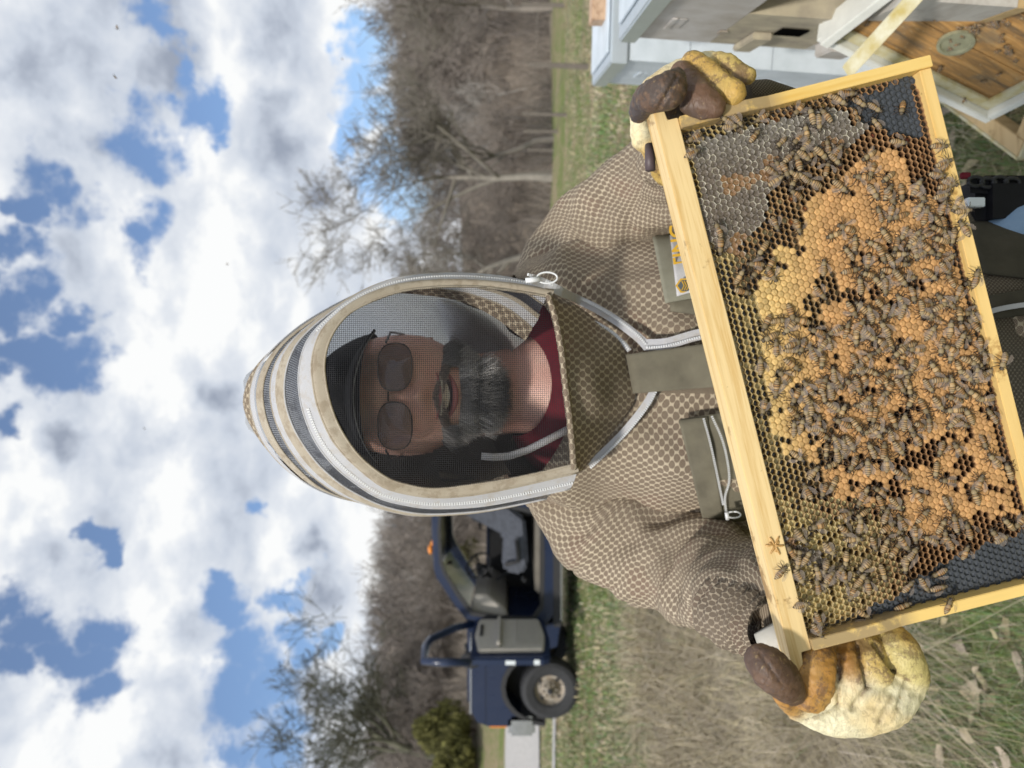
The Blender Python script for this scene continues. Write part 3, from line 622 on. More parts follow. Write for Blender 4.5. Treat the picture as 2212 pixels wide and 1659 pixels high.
# open driver door, swung out toward the photographer
dr_h = T(0, 805, 0); DV = Vector((-.13, -1.0, 0)).normalized()*1.04
def Dp(zx, u, off=0.0):                      # u 0 = hinge, 1 = free edge
    p = T(zx, 805, 0); return Vector((p.x, p.y, p.z))+DV*u+Vector((1, -.13, 0))*off
doorp = [(405, 0), (900, .0), (905, .95), (860, 1.0), (430, 1.0), (200, .80), (150, .72), (150, .55), (260, .25)]
mb = MB(); n = 6
low = [(440, .0), (850, .0), (872, .5), (868, .96), (830, 1.0), (440, 1.0)]
mb.add([Dp(a, u, o_) for o_ in (-.05, .05) for a, u in low], [tuple(range(6)), tuple(reversed(range(6, 12)))]+[(i, 6+i, 6+(i+1) % 6, (i+1) % 6) for i in range(6)])
door = fix_normals(build(mb, 'door', navy, tk, bevel=.02))
mb = MB(); mb.tube([Dp(440, .0), Dp(330, .12), Dp(205, .42), Dp(185, .60), Dp(195, .97), Dp(300, 1.0), Dp(440, 1.0)], .050, 8); o = build(mb, 'window_frame', navy, tk, smooth=True)
mb = MB(); lp = [(470, .06), (820, .06), (845, .5), (835, .88), (480, .9), (455, .5)]
mb.add([Dp(a, u, o_) for o_ in (.05, .10) for a, u in lp], [tuple(range(6)), tuple(reversed(range(6, 12)))]+[(i, 6+i, 6+(i+1) % 6, (i+1) % 6) for i in range(6)])
fix_normals(build(mb, 'door_trim_panel', grey_pl, tk, bevel=.02))
for k in range(7): mb = MB(); mb.obox(Dp(690+k*20, .15, .10), DV*.6, (.012, 0, 0), (0, 0, .018)); build(mb, 'speaker_slat', grey_pl, tk)
mb = MB(); mb.obox(Dp(600, .12, .10), DV*.7, (.07, 0, 0), (0, 0, .05)); build(mb, 'door_armrest', grey_pl, tk, bevel=.012)
mb = MB(); mb.obox(Dp(500, .25, .10), DV*.3, (.02, 0, 0), (0, 0, .04)); build(mb, 'door_pull', dark_pl, tk, bevel=.006)
mb = MB(); mb.obox(Dp(680, 1.004, -.03), (.05, 0, 0), DV*.004, (0, 0, .12)); build(mb, 'door_sticker', white_l, tk)
mb = MB(); mb.obox(Dp(810, 1.004, -.03), (.06, 0, 0), DV*.004, (0, 0, .07)); build(mb, 'door_sticker', white_l, tk)
mb = MB(); mb.sphere(Dp(430, .55, -.22), (.11, .05, .14), 14, 10); mb.tube([Dp(470, .45, -.05), Dp(440, .5, -.16)], .02, 6); mb.tube([Dp(400, .45, -.05), Dp(410, .5, -.16)], .02, 6); build(mb, 'side_mirror', dark_pl, tk, smooth=True)
mb = MB(); mb.sphere(T(425, 330, 2.05), (.10, .05, .13), 12, 8); mb.tube([T(440, 400, 1.85), T(430, 350, 2.0)], .02, 6); build(mb, 'side_mirror', dark_pl, tk, smooth=True)

# ---------------- hives ----------------
blue_w = simple('blue_white_paint', (.66, .72, .78), .55, var=.16, scale=11, bmp=.3, detail=9, c2=(.50, .56, .60))
grey_w = simple('greyed_white_paint', (.58, .56, .54), .75, var=.12, scale=9, bmp=.5, detail=9, c2=(.38, .34, .29)); grey_w2 = wood('grey_planks', (.52, .50, .46), (.40, .37, .33), 1, 14, .8, (.3, .29, .27), .2)
raw = simple('raw_weathered_wood', (.50, .44, .31), .85, var=.3, scale=16, detail=9, bmp=.4, c2=(.30, .26, .20))
dark_hole = simple('dark_opening', (.004, .004, .004), .9, var=0, spec=0); metal_lid = simple('lid_metal', (.62, .68, .72), .35, .5, .05)
E1 = Vector((.258, .966, 0)); E2 = Vector((.966, -.258, 0)); DN = Vector((-.07, 0, -1))
def hive_box(o, l, w, h, name, m, par, drop=0.0, over=0.0, lean=1.0, bev=.002, t=.02):
    dn = Vector((-.07*lean, 0, -1)); q = o+dn*drop-E1*over-E2*over
    mb = MB(); L, W, H = E1*(l+2*over), E2*(w+2*over), dn*h
    mb.obox(q, L, E2*t, H); mb.obox(q+E2*(w+2*over-t), L, E2*t, H); mb.obox(q+E2*t, E1*t, E2*(w+2*over-2*t), H); mb.obox(q+E2*t+L-E1*t, E1*t, E2*(w+2*over-2*t), H)
    ob = build(mb, name, m, par); fix_normals(ob); return ob
def solid(o, a, b_, c_, name, m, par, bev=.002):
    ob = build(MB().obox(o, a, b_, c_), name, m, par, bevel=bev); fix_normals(ob); return ob
def handhold(o, l, drop, par, m):                       # routed recess with lit lower lip, on the left side
    c = o+DN*drop+E1*(l*.5); solid(c-E1*.055-E2*.001, E1*.11, -E2*.004, DN*.012, 'handhold', m, par, .001)
    solid(c-E1*.05-E2*.001+DN*.014, E1*.10, -E2*.0015, DN*.02, 'handhold', dark_hole if False else m, par, .0005)
FA = Vector((.967, 2.2, 1.208))
hA = empty('beehive', (FA.x+.2, FA.y+.2, 0), 'pale blue white hive stack with a wood block on its lid, farther one', 'beehive', 'hive stacks on the right of the beekeeper')
solid(FA-E1*.012-E2*.012, E1*.53, E2*.434, DN*.052, 'lid', metal_lid, hA, .004)
solid(FA+E1*.02+E2*.02-DN*.002, E1*.46, E2*.37, -DN*.006, 'lid_top', blue_w, hA, .002)
z0 = .052
for h_ in (.185, .244, .244, .244, .20):
    hive_box(FA, .505, .41, h_-.002, 'box', blue_w, hA, z0); handhold(FA, .505, z0+h_*.35, hA, blue_w); z0 += h_
solid(FA+DN*z0, E1*.56, E2*.42, DN*.06, 'bottom_board', old_wood, hA)
bk = solid(P(1318, 42, 2.25)+Vector((0, 0, .0)), E1*.10, E2*.35, Vector((0, 0, .055)), 'wood_block', wood('block_wood', (.50, .34, .22), (.36, .22, .13), 1, 60, .7), None, .003)
tag(bk, 'brown wood block resting on the pale blue hive lid', 'wood block')
LB = Vector((.893, 1.9, 1.2245)); FB = LB-E1*.507
hB = empty('beehive', (.98, 1.6, 0), 'greyed white and raw wood hive stack nearest the left glove', 'beehive', 'hive stacks on the right of the beekeeper')
solid(FB-E1*.012-E2*.012, E1*.53, E2*.434, DN*.045, 'lid', metal_lid, hB, .004)
solid(FB+E1*.02+E2*.02-DN*.002, E1*.46, E2*.37, -DN*.005, 'lid_top', blue_w, hB, .002)
hive_box(FB, .507, .41, .185, 'box', grey_w, hB, .045); handhold(FB, .62, .045+.04, hB, grey_w)
solid(LB+DN*.215-E1*.16-E2*.001, E1*.03, -E2*.004, DN*.02, 'clip', steel, hB, .001)
nb0 = LB-E1*.33+DN*.232
hive_box(nb0, .33, .41, .245, 'nuc_box', raw, hB, 0)
solid(nb0+E1*.16-E2*.001+DN*.06, E1*.17, -E2*.016, DN*.045, 'cleat', raw, hB, .003)
hq = nb0+E1*.10-E2*.002+DN*.105; solid(hq, E1*.065, -E2*.004, DN*.065, 'entrance_hole', dark_hole, hB, .006)
solid(nb0-E1*.20+E2*.08, E1*.195, E2*.3, DN*.20, 'stand_block', old_wood, hB); solid(nb0-E1*.13+E2*.03, E1*.07, E2*.045, DN*.13, 'stand_cleat', tan_wood, hB)
q0 = LB-E1*.52+DN*.479
hive_box(q0+E1*.0, .52, .41, .20, 'box', grey_w2, hB, 0); solid(q0+E1*.30-E2*.001+DN*.055, E1*.02, -E2*.003, DN*.012, 'knot', dark_hole, hB, .001)
solid(q0+E1*.36-E2*.03+DN*.0, E1*.1, E2*.04, DN*.07, 'cleat', grey_w, hB, .004)
solid(q0+E1*.0+DN*.202, E1*.52, E2*.41, DN*.03, 'bottom_board', tan_wood, hB); solid(q0+E1*.05+E2*.22+DN*.232, E1*.09, E2*.18, DN*.49, 'stand_block', old_wood, hB); solid(q0+E1*.40+E2*.22+DN*.232, E1*.09, E2*.18, DN*.49, 'stand_block', old_wood, hB)

# hive cover leaning by the stack, seen from its stained inner side, with a stick brace in front
cream = simple('cream_paint', (.66, .65, .52), .7, var=.15, scale=25, c2=(.45, .36, .12), detail=8); cream2 = simple('cream_rim', (.78, .79, .74), .6, var=.08, scale=20)
stain, nt, b = new_mat('propolised_boards'); b.inputs['Roughness'].default_value = .6
o_ = OC(nt); n1 = NOISE(nt, V(nt, 'MULTIPLY', o_, (1.0, 12, 12)), 5, 8, .68, .8); n2 = NOISE(nt, o_, 9, 5, .6)
c1 = RAMP(nt, n1.outputs[0], [(.3, (.10, .075, .05)), (.45, (.30, .17, .065)), (.58, (.52, .28, .09)), (.72, (.62, .42, .19))])
n6 = NOISE(nt, V(nt, 'MULTIPLY', o_, (1, 2.5, 2.5)), 60, 6, .75)
c1 = MIX(nt, M(nt, 'MULTIPLY', SSTEP(nt, n2.outputs[0], .5, .66), .6), c1, (.17, .15, .11))
nt.links.new(MIX(nt, M(nt, 'MULTIPLY', SSTEP(nt, n6.outputs[0], .58, .66), .55), c1, (.62, .52, .30)), b.inputs['Base Color']); bump(nt, b, n1.outputs[0], .6, .004)
Bc = Vector((.684, 1.887, .291))*.94+Vector((0, 0, .06*1.5)); U = Vector((.2544, -.2923, .9215)).normalized(); Vv = Vector((-.134, .933, .332)).normalized(); Vv = (Vv-U*Vv.dot(U)).normalized(); N_ = U.cross(Vv)
if N_.x > 0: N_ = -N_
cv = bpy.data.objects.new('hive_cover', None); COL.objects.link(cv); tag(cv, 'open hive cover leaning by the stack, orange stained boards inside a cream rim', 'hive cover')
Yd = -Vv                                      # from the far lower corner toward the photographer
Mx = Matrix.Identity(4)
for i in range(3): Mx[i][0] = U[i]; Mx[i][1] = Yd[i]; Mx[i][2] = N_[i]; Mx[i][3] = Bc[i]
cv.matrix_world = Mx
LN, WD = .505, .62
for k in range(5): build(MB().box((.02, .02+k*.117, -.02), (LN-.02, .02+k*.117+.1145, -.006+.0006*(k % 2))), 'board', stain, cv, local=True)
for a, b_, nm in (((0, 0, -.022), (LN, .018, .022), 'rim'), ((0, WD-.018, -.022), (LN, WD, .022), 'rim'), ((0, .018, -.022), (.018, WD-.018, .022), 'rim'), ((LN-.018, .018, -.022), (LN+.004, WD-.018, .045), 'rim')):
    build(MB().box(a, b_), nm, cream2, cv, bevel=.002, local=True)
for a, b_ in (((.0185, .0185, -.006), (.045, WD-.0185, .004)), ((LN-.05, .0185, -.006), (LN-.0185, WD-.0185, .004)), ((.045, .0185, -.005), (LN-.05, .045, .0035))):
    build(MB().box(a, b_), 'inner_strip', cream, cv, bevel=.002, local=True)
def on_cover(x, y, n=-.0055):
    MI = Mx.inverted(); o1 = MI @ Vector((0, 0, CZ)); d1 = MI @ P(x, y, 2.0)-o1; t = (n-o1.z)/d1.z; q = o1+d1*t; return q.x, q.y
mb = MB(); cc0 = on_cover(2065, 89)
pts = [(cc0[0]+math.cos(t)*r_, cc0[1]+math.sin(t)*r_, h_) for r_, h_ in ((.036, -.004), (.036, .003), (.030, .003), (.028, -.002), (0.001, -.002)) for t in np.linspace(0, 2*math.pi, 25)[:-1]]
mb.grid(pts, 5, 24, cyc=True); build(mb, 'vent_disc', simple('vent', (.36, .36, .24), .4, var=.15, scale=60), cv, local=True)
stk = fix_normals(build(MB().obox(P(1845, 163, 1.42), P(2010, -15, 1.30)-P(1845, 163, 1.42), (.0, .012, .006), (.022, 0, .014)), 'wood_stick', cream, None, bevel=.002)); tag(stk, 'cream painted wood strip standing in front of the stained hive cover', 'wood strip')
# wooden rim frame lying in the grass
C0 = P(2197, 333, 2.0); C0.z = max(C0.z, .12); E0 = Vector((.93, 2.40, .12)); C0 = Vector((.62, 2.02, .12)); ea = (E0-C0).normalized(); eb = Vector((ea.y, -ea.x, 0))
rf = empty('wooden_spacer', (C0.x, C0.y, 0), 'empty pale wooden hive spacer lying in the grass under the leaning cover', 'hive spacer')
for o0, a, b_ in ((C0, ea*.49, eb*.045), (C0+eb*.365, ea*.49, eb*.045), (C0+eb*.045, ea*.045, eb*.32), (C0+ea*.445+eb*.045, ea*.045, eb*.32)):
    solid(o0, a, b_, Vector((0, 0, -.05)), 'rail', tan_wood, rf)
solid(C0-eb*.010, ea*.49, eb*.0095, Vector((0, 0, -.05)), 'painted_edge', cream, rf); solid(C0-ea*.010, ea*.0095, eb*.40, Vector((0, 0, -.05)), 'painted_edge', cream, rf)

# ---------------- comb frame ----------------
FM = Matrix.Identity(4); S_ = Vector((-.970, 0, -.2436)).normalized(); T_ = Vector((.2436, 0, -.970)).normalized(); O_ = P(1416, 267, .605)
for i in range(3): FM[i][0] = S_[i]; FM[i][1] = T_[i]; FM[i][2] = (0, -1, 0)[i]; FM[i][3] = O_[i]
FMI = FM.inverted()
def loc(x, y, n=-.003):                      # picture point -> frame coordinates on the comb surface
    d = .605-n; q = FMI @ P(x, y, d); return q.x, q.y
fr = bpy.data.objects.new('comb_frame', None); COL.objects.link(fr); fr.matrix_world = FM
tag(fr, 'pine hive frame of brood and honey comb held up by both gloves', 'hive frame')
SL, SH = .448, .232
prof = [(-.0175, .0005), (-.0175, .0095), (-.010, .0095), (-.0005, .0105), (-.0005, .019), (SL+.0005, .019), (SL+.0005, .0105), (SL+.010, .0095), (SL+.0175, .0095), (SL+.0175, .0005)]
mb = MB(); n = len(prof); mb.add([(s, t, z) for z in (0, -.027) for s, t in prof], [tuple(reversed(range(n))), tuple(range(n, 2*n))]+[(i, (i+1) % n, n+(i+1) % n, n+i) for i in range(n)])
fix_normals(build(mb, 'top_bar', pine, fr, bevel=.0006, local=True))
for s0, s1 in ((0, .0095), (SL-.0095, SL)):
    mb = MB(); pr = [(.0193, .004), (.075, .004), (.095, 0), (SH, 0), (SH, -.027), (.095, -.027), (.075, -.031), (.0193, -.031)]
    mb.add([(s, t, z) for s in (s0, s1) for t, z in pr], [tuple(range(8)), tuple(reversed(range(8, 16)))]+[(i, 8+i, 8+(i+1) % 8, (i+1) % 8) for i in range(8)])
    fix_normals(build(mb, 'side_bar', pine_y, fr, bevel=.0005, local=True))
build(MB().box((.0098, SH-.0105, -.0245), (SL-.0098, SH-.0005, -.0025)), 'bottom_bar', pine_b, fr, bevel=.0005, local=True)
wax_y = simple('propolis', (.42, .25, .08), .5, var=.25, scale=200, bmp=.5)
mb = MB(); cs, ct = loc(1665, 1180, 0); ct = .0105
rn = random.Random(4)
for k in range(6):
    a = k*math.pi/3+.3; pts = [(cs+math.cos(a)*r_*.9+rn.gauss(0, .0003), ct+math.sin(a)*r_*.8, .0006) for r_ in (0, .003, .006, .0095)]; mb.tube(pts, [.0011, .0009, .0010, .0006], 6)
for k in range(3): a = k*2.1; mb.sphere((cs+math.cos(a)*.004, ct+math.sin(a)*.0035, .0002), (.002, .0016, .0008), 8, 5)
build(mb, 'burr_comb', simple('burr_wax', (.62, .36, .12), .4, var=.2, scale=300), fr, smooth=True, local=True)
prop = simple('propolis_crust', (.36, .30, .22), .8, var=.3, scale=150, bmp=.8, c2=(.55, .38, .16))
for (s0, s1, t0, t1, tb) in ((-.0007, -.0001, .020, .12, 'a'), ):
    pass
def inpoly(x, y, poly):
    c = False; j = len(poly)-1
    for i in range(len(poly)):
        xi, yi = poly[i]; xj, yj = poly[j]
        if (yi > y) != (yj > y) and x < (xj-xi)*(y-yi)/(yj-yi)+xi: c = not c
        j = i
    return c
def img(s, t, n=-.003):                      # frame coordinates -> picture units, only used to look up which comb kind stands there
    q = FM @ Vector((s, t, n)); return 1106-(q.z-CZ)/q.y*F, 829.5-q.x/q.y*F
FOUND = [[(1835, 212), (1975, 160), (2010, 290), (1925, 290), (1880, 268), (1830, 235)],
         [(1800, 1370), (1850, 1335), (1930, 1290), (1985, 1250), (2040, 1215), (2110, 1185), (2212, 1150), (2420, 1040), (2450, 1200), (2200, 1330), (1850, 1420)]]
HONEY = [[(1492, 325), (1510, 300), (1600, 270), (1700, 242), (1790, 222), (1835, 258), (1880, 268), (1850, 300), (1800, 318), (1770, 340), (1700, 375), (1655, 425), (1640, 500), (1600, 530), (1610, 560), (1560, 545), (1525, 520), (1510, 400)],
         [(1688, 1150), (1720, 1168), (1790, 1210), (1800, 1235), (1745, 1222), (1690, 1200)]]
BROOD = [(1645, 700), (1632, 640), (1650, 580), (1680, 540), (1705, 500), (1735, 470), (1740, 440), (1800, 400), (1840, 352), (1890, 318), (1925, 312), (1955, 345), (1975, 400), (2015, 420), (2045, 480), (2080, 600), (2110, 700), (2140, 850), (2165, 960), (2205, 1110), (2130, 1120), (2060, 1140), (2020, 1170), (1960, 1150), (1900, 1100), (1820, 1080), (1785, 1055), (1775, 1010), (1720, 975), (1690, 985), (1672, 930), (1665, 860), (1650, 780)]
EMPT = [(1760, 660, 26), (1765, 700, 22), (1740, 850, 26), (1760, 910, 22), (1855, 560, 20), (1790, 610, 24), (1800, 640, 22), (1850, 640, 18), (1930, 660, 16), (1900, 740, 14), (1880, 850, 16), (1800, 980, 32), (1830, 1000, 20), (1950, 900, 14), (1975, 965, 26), (2010, 985, 26), (2100, 920, 10), (2085, 1000, 24), (2110, 950, 16), (1945, 1005, 24), (2030, 960, 20), (1900, 1000, 18), (2150, 1060, 16), (2060, 1040, 20), (2000, 1060, 14), (1840, 1040, 14), (1820, 880, 18), (1990, 760, 14), (1900, 620, 14), (1985, 990, 22), (1900, 1060, 24), (1940, 1050, 18), (1760, 930, 22), (1700, 500, 30), (2075, 540, 10), (1860, 990, 14), (2050, 940, 12), (1730, 540, 14)]
def kind(s, t):
    x, y = img(s, t)
    jx, jy = x+9*mn.noise(Vector((s*90, t*90, 1))), y+9*mn.noise(Vector((s*90, t*90, 7)))
    for p in FOUND:
        if inpoly(jx, jy, p): return 'F', x, y
    if s < .0215 and t > .03 and x < 1820: return 'S', x, y
    for p in HONEY:
        if inpoly(jx, jy, p): return 'H', x, y
    if inpoly(jx, jy, BROOD):
        for ex, ey, er in EMPT:
            dd = math.hypot(jx-ex, jy-ey)
            if dd < er and (mn.noise(Vector((s*300, t*300, 3))) > -.25): return 'O', x, y
        nz = mn.noise(Vector((s*70, t*70, 9)))+.5*mn.noise(Vector((s*220, t*220, 2)))
        if nz > .47: return 'O', x, y
        return 'B', x, y
    return 'O', x, y
PITCH = .0053; RS = PITCH*math.sqrt(3)/2; HR = PITCH/math.sqrt(3)
walls, floors, caps, hcaps, fnd = MB(), MB(), MB(), MB(), MB()
hexd = [(math.sin(math.pi/3*k), math.cos(math.pi/3*k)) for k in range(6)]
def z_surf(s, t): return -.0042+.0012*mn.noise(Vector((s*12, t*12, 0)))-.0065*max(0, 1-min(s-.01, SL-.01-s)/.014)-.0055*max(0, 1-(SH-.012-t)/.016)
cells = []
row = 0; t = .0212
while t < SH-.0125:
    s = .0117+(PITCH/2 if row % 2 else 0)
    while s < SL-.0115:
        cells.append((s+rng.normal(0, .00008), t+rng.normal(0, .00008))); s += PITCH
    t += RS; row += 1
WALLC = {'y': (.74, .60, .32), 'b': (.40, .22, .10), 'w': (.66, .54, .30)}
for s, t in cells:
    k, x, y = kind(s, t); z = z_surf(s, t); jig = rng.random(6)
    br = 1/(1+math.exp(-((x-1745)+(.26*(640-abs(y-640))*.0))/45)); 
    if y > 1120: br = 1/(1+math.exp(-((x-1890)/40)))
    if inpoly(x-0, y, BROOD): br = max(br, .55 if x > 1700 else .2)
    if x > 1560 and y < 620 and x > 1640-(y-300)*.2: br = max(br, .75)
    wc = tuple(a*(1-br)+b_*br for a, b_ in zip((.78, .64, .34), (.50, .29, .14)))
    wc = tuple(q*(.85+.3*jig[0]) for q in wc)
    if k == 'F':
        zf = -.0118; rg = []
        for rr_, zz in ((HR, zf+.0010), (HR*.86, zf+.0010), (HR*.72, zf-.0007), (0.0002, zf-.0012)): rg += [(s+hx*rr_, t+hy*rr_, zz) for hx, hy in hexd]
        fnd.grid(rg, 4, 6, 0, cyc=True); continue
    if k in 'OS':
        depth = .0088; zb = max(z-depth, -.0124)
        if k == 'O' and x > 2100 and False: pass
        ri = HR*(.92+.02*jig[1]); zz = z+.0006*(jig[2]-.5)
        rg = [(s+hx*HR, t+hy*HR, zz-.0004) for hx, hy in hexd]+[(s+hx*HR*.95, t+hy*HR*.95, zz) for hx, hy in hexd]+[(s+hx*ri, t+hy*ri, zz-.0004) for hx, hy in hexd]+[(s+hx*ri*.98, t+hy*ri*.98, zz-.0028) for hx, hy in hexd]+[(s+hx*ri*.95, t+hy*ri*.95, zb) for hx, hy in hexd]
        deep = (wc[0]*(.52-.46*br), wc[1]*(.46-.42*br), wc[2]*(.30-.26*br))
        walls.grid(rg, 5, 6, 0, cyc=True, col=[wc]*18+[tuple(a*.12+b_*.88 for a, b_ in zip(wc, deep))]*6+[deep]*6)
        r_ = jig[3]; fill_or_glow = None
        if r_ < .05 and br > .3 and x < 2000 and y < 500: fill_or_glow = (random.choice([(.45, .17, .05), (.50, .36, .10), (.26, .06, .03)]), .0045)
        elif y > 1080 and x < 1960 and r_ < .72: fill_or_glow = ((.58, .50, .24), .0042)  # pale raised floors stand in for light coming through the wax walls
        elif x < 1700 and r_ < .25: fill_or_glow = ((.46, .40, .20), .0048)
        elif r_ < .2 and x < 1850: fill_or_glow = ((.24, .18, .08), .0052)
        fc = fill_or_glow[0] if fill_or_glow else ((.016, .014, .012) if r_ < .85 else (.10, .09, .085)); fz = zz-fill_or_glow[1] if fill_or_glow else zb+.0001
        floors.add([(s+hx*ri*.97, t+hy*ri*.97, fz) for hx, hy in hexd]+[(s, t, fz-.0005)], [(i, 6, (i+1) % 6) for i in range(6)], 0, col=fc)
    elif k == 'B':
        pale = min(1, max(0, (1790-x)/120)); c = tuple(a*(1-pale)+b_*pale for a, b_ in zip((.53, .295, .115), (.63, .43, .165)))
        c = tuple(q*(.74+.44*jig[1]) for q in c); rim = tuple(q*.80 for q in c); h = .0003+.0008*jig[2]; zz = z+.0002+.0004*(jig[3]-.5)
        rg = [(s+hx*HR, t+hy*HR, zz-.0003) for hx, hy in hexd]+[(s+hx*HR*.86, t+hy*HR*.86, zz+h*.25) for hx, hy in hexd]+[(s+hx*HR*.62, t+hy*HR*.62, zz+h) for hx, hy in hexd]+[(s+hx*HR*.32, t+hy*HR*.32, zz+h*1.05) for hx, hy in hexd]+[(s, t, zz+h*.75)]*6
        caps.grid(rg, 5, 6, 0, cyc=True, col=[rim]*6+[c]*18+[tuple(q*.86 for q in c)]*6)
    elif k == 'H':
        bn = mn.noise(Vector((s*40, t*40, 5))); wet = mn.noise(Vector((s*160, t*160, 1)))
        c = (.125, .10, .078) if bn < .3 else (.22, .125, .06)
        edge_ = max(0, 1-(s-.02)/.03)*.5; c = tuple(a*(1-edge_)+b_*edge_ for a, b_ in zip(c, (.22, .21, .185)))
        zz = z+.0004*(jig[1]-.5); rc = (.66, .61, .47) if jig[3] < .6 else tuple(q*1.25 for q in c)
        rg = [(s+hx*HR+.0011*mn.noise(Vector(((s+hx*HR)*420, (t+hy*HR)*420, 0))), t+hy*HR+.0011*mn.noise(Vector(((s+hx*HR)*420, (t+hy*HR)*420, 7))), zz+.0007) for i, (hx, hy) in enumerate(hexd)]+[(s+hx*HR*.84, t+hy*HR*.84, zz+.0004*jig[i]) for i, (hx, hy) in enumerate(hexd)]+[(s+hx*HR*.5, t+hy*HR*.5, zz-.0004+.0010*jig[i]) for i, (hx, hy) in enumerate(hexd)]+[(s, t, zz-.0006*wet)]*6
        cl = []
        for i in range(6): cl.append(rc if jig[i] > .3 else c)
        hcaps.grid(rg, 4, 6, 0, cyc=True, col=cl+[c]*6+[tuple(q*(.8+.6*jig[i]) for q in c) for i in range(6)]+[c]*6)
wax = attr_mat('comb_wax', .45, .18, .4, 700); capm = attr_mat('brood_cap', .75, .22, .5, 900); dark_fl = attr_mat('cell_floor', .22, .1); 
honm = attr_mat('honey_cap', .22, .35, .9, 520)
fndm = simple('black_foundation', (.072, .080, .092), .34, var=.1)
for mb, nm, m, sm_ in ((walls, 'open_cells', wax, False), (floors, 'cell_floors', dark_fl, False), (caps, 'brood_cappings', capm, True), (hcaps, 'honey_cappings', honm, True), (fnd, 'foundation', fndm, False)):
    o = build(mb, nm, m, fr, kind='stuff', smooth=sm_, local=True)
build(MB().box((.0098, .0195, -.0138), (SL-.0098, SH-.0108, -.0130)), 'foundation_sheet', fndm, fr, local=True)

# ---------------- honey bees ----------------
def bee_mesh(seed, light):
    rn = random.Random(seed); mb = MB()
    # x forward (head), z out of the comb
    st = [(-.0076, .0002), (-.0070, .0009), (-.0062, .0015), (-.0056, .0018), (-.0050, .0021), (-.0043, .00225), (-.0037, .0024), (-.0030, .0024), (-.0024, .0024), (-.0017, .0023), (-.0010, .0021), (-.0003, .0018),
          (.0000, .0017), (.0006, .0019), (.0014, .0021), (.0023, .0021), (.0031, .0016), (.0036, .0013), (.0039, .0014), (.0044, .0017), (.0050, .0016), (.0055, .0009), (.0057, .0002)]
    amber_ = (.43, .235, .085) if not light else (.50, .32, .14); black = (.05, .034, .022); crm = (.48, .35, .19); th = (.21, .155, .08) if not light else (.31, .235, .125); hd = (.11, .085, .055)
    cols = [black, black, crm, black, crm, black, amber_, black, amber_, crm, amber_, amber_, black, th, th, th, th, hd, hd, hd, hd, hd, hd]
    if seed % 3 == 1: cols[9], cols[7] = black, black
    if seed % 3 == 2: cols[8] = amber_; cols[10] = black
    n = 10; pts, cl = [], []
    for (x, r), c in zip(st, cols):
        bend = -.0010*max(0, (-x-.002)/.0055)**1.5
        for j in range(n):
            a = 2*math.pi*j/n; fy, fz = math.cos(a), math.sin(a)
            cc = c
            pts.append((x*(1.16 if x < 0 else 1.05), fy*r*1.0, .0024+bend+fz*r*.92)); cl.append(cc)
    mb.grid(pts, len(st), n, cyc=True, col=cl)
    for sx in (-1, 1):
        mb.sphere((.0048, sx*.0013, .0027), (.0008, .0005, .0009), 6, 4); mb.c[-30:] = [(.02, .014, .012)]*30
        for (x0, dx) in ((.0026, .0028), (.0015, .0002), (.0006, -.0034)):
            k = len(mb.v); mb.tube([(x0, sx*.0012, .0016), (x0+dx*.45, sx*(.0036+rn.random()*.0006), .0028), (x0+dx*.85, sx*(.0052+rn.random()*.0008), .0012), (x0+dx*1.15, sx*(.0062+rn.random()*.0008), .0002)], [.0004, .00035, .00028, .00014], 3)
            mb.c[k:] = [(.05, .032, .02)]*(len(mb.v)-k)
        k = len(mb.v); mb.tube([(.0054, sx*.0004, .0030), (.0066, sx*.0011, .0034), (.0078, sx*.0022, .0030)], [.0002, .00016, .00012], 3); mb.c[k:] = [(.03, .02, .015)]*(len(mb.v)-k)
    me = bpy.data.meshes.new('bee_body'); me.from_pydata(mb.v, [], mb.f); ca = me.color_attributes.new('col', 'FLOAT_COLOR', 'POINT')
    ca.data.foreach_set('color', np.array([(*c[:3], 1) for c in mb.c], np.float32).ravel()); me.materials.append(bee_m); me.polygons.foreach_set('use_smooth', [True]*len(me.polygons)); me.update(); return me
bee_m = attr_mat('bee', .55, .3, .5, 2500)
wing_m, nt, b = new_mat('bee_wing'); b.inputs['Base Color'].default_value = (.40, .33, .28, 1); b.inputs['Roughness'].default_value = .35; b.inputs['Specular IOR Level'].default_value = .3; b.inputs['Alpha'].default_value = .33
def wing_mesh(sx, spread, L=.0088):
    mb = MB(); a0 = math.pi-sx*spread; v, nn_ = [], 7
    out_ = [(0, 0), (.25, .22), (.6, .34), (.88, .26), (1.0, 0), (.85, -.20), (.45, -.17)]
    for u, w_ in out_:
        px = u*L; py = w_*.72*L*(1 if sx > 0 else -1)*-1
        v.append((.0018+px*math.cos(a0)-py*math.sin(a0), sx*.0012+px*math.sin(a0)+py*math.cos(a0), .0047+.0006*math.sin(u*3)-.0004*abs(w_)))
    me = bpy.data.meshes.new('wing'); me.from_pydata(v, [], [tuple(range(7))]); me.materials.append(wing_m); return me
bodies = [bee_mesh(i, i % 2) for i in range(6)]; wfold = [(wing_mesh(1, .22), wing_mesh(-1, .22)), (wing_mesh(1, .40), wing_mesh(-1, .40)), (wing_mesh(1, .85), wing_mesh(-1, .75))]
wfly = (wing_mesh(1, 1.6), wing_mesh(-1, 1.6))
extra = []
def bee(mw, bi, wi, label, group, wings=True):
    o = bpy.data.objects.new('honey_bee', bodies[bi]); COL.objects.link(o); o.matrix_world = mw; tag(o, label, 'bee', group)
    if wings:
        for wm in (wfly if wi == 9 else wfold[wi]):
            q = bpy.data.objects.new('wing', wm); COL.objects.link(q); q.parent = o
    return o
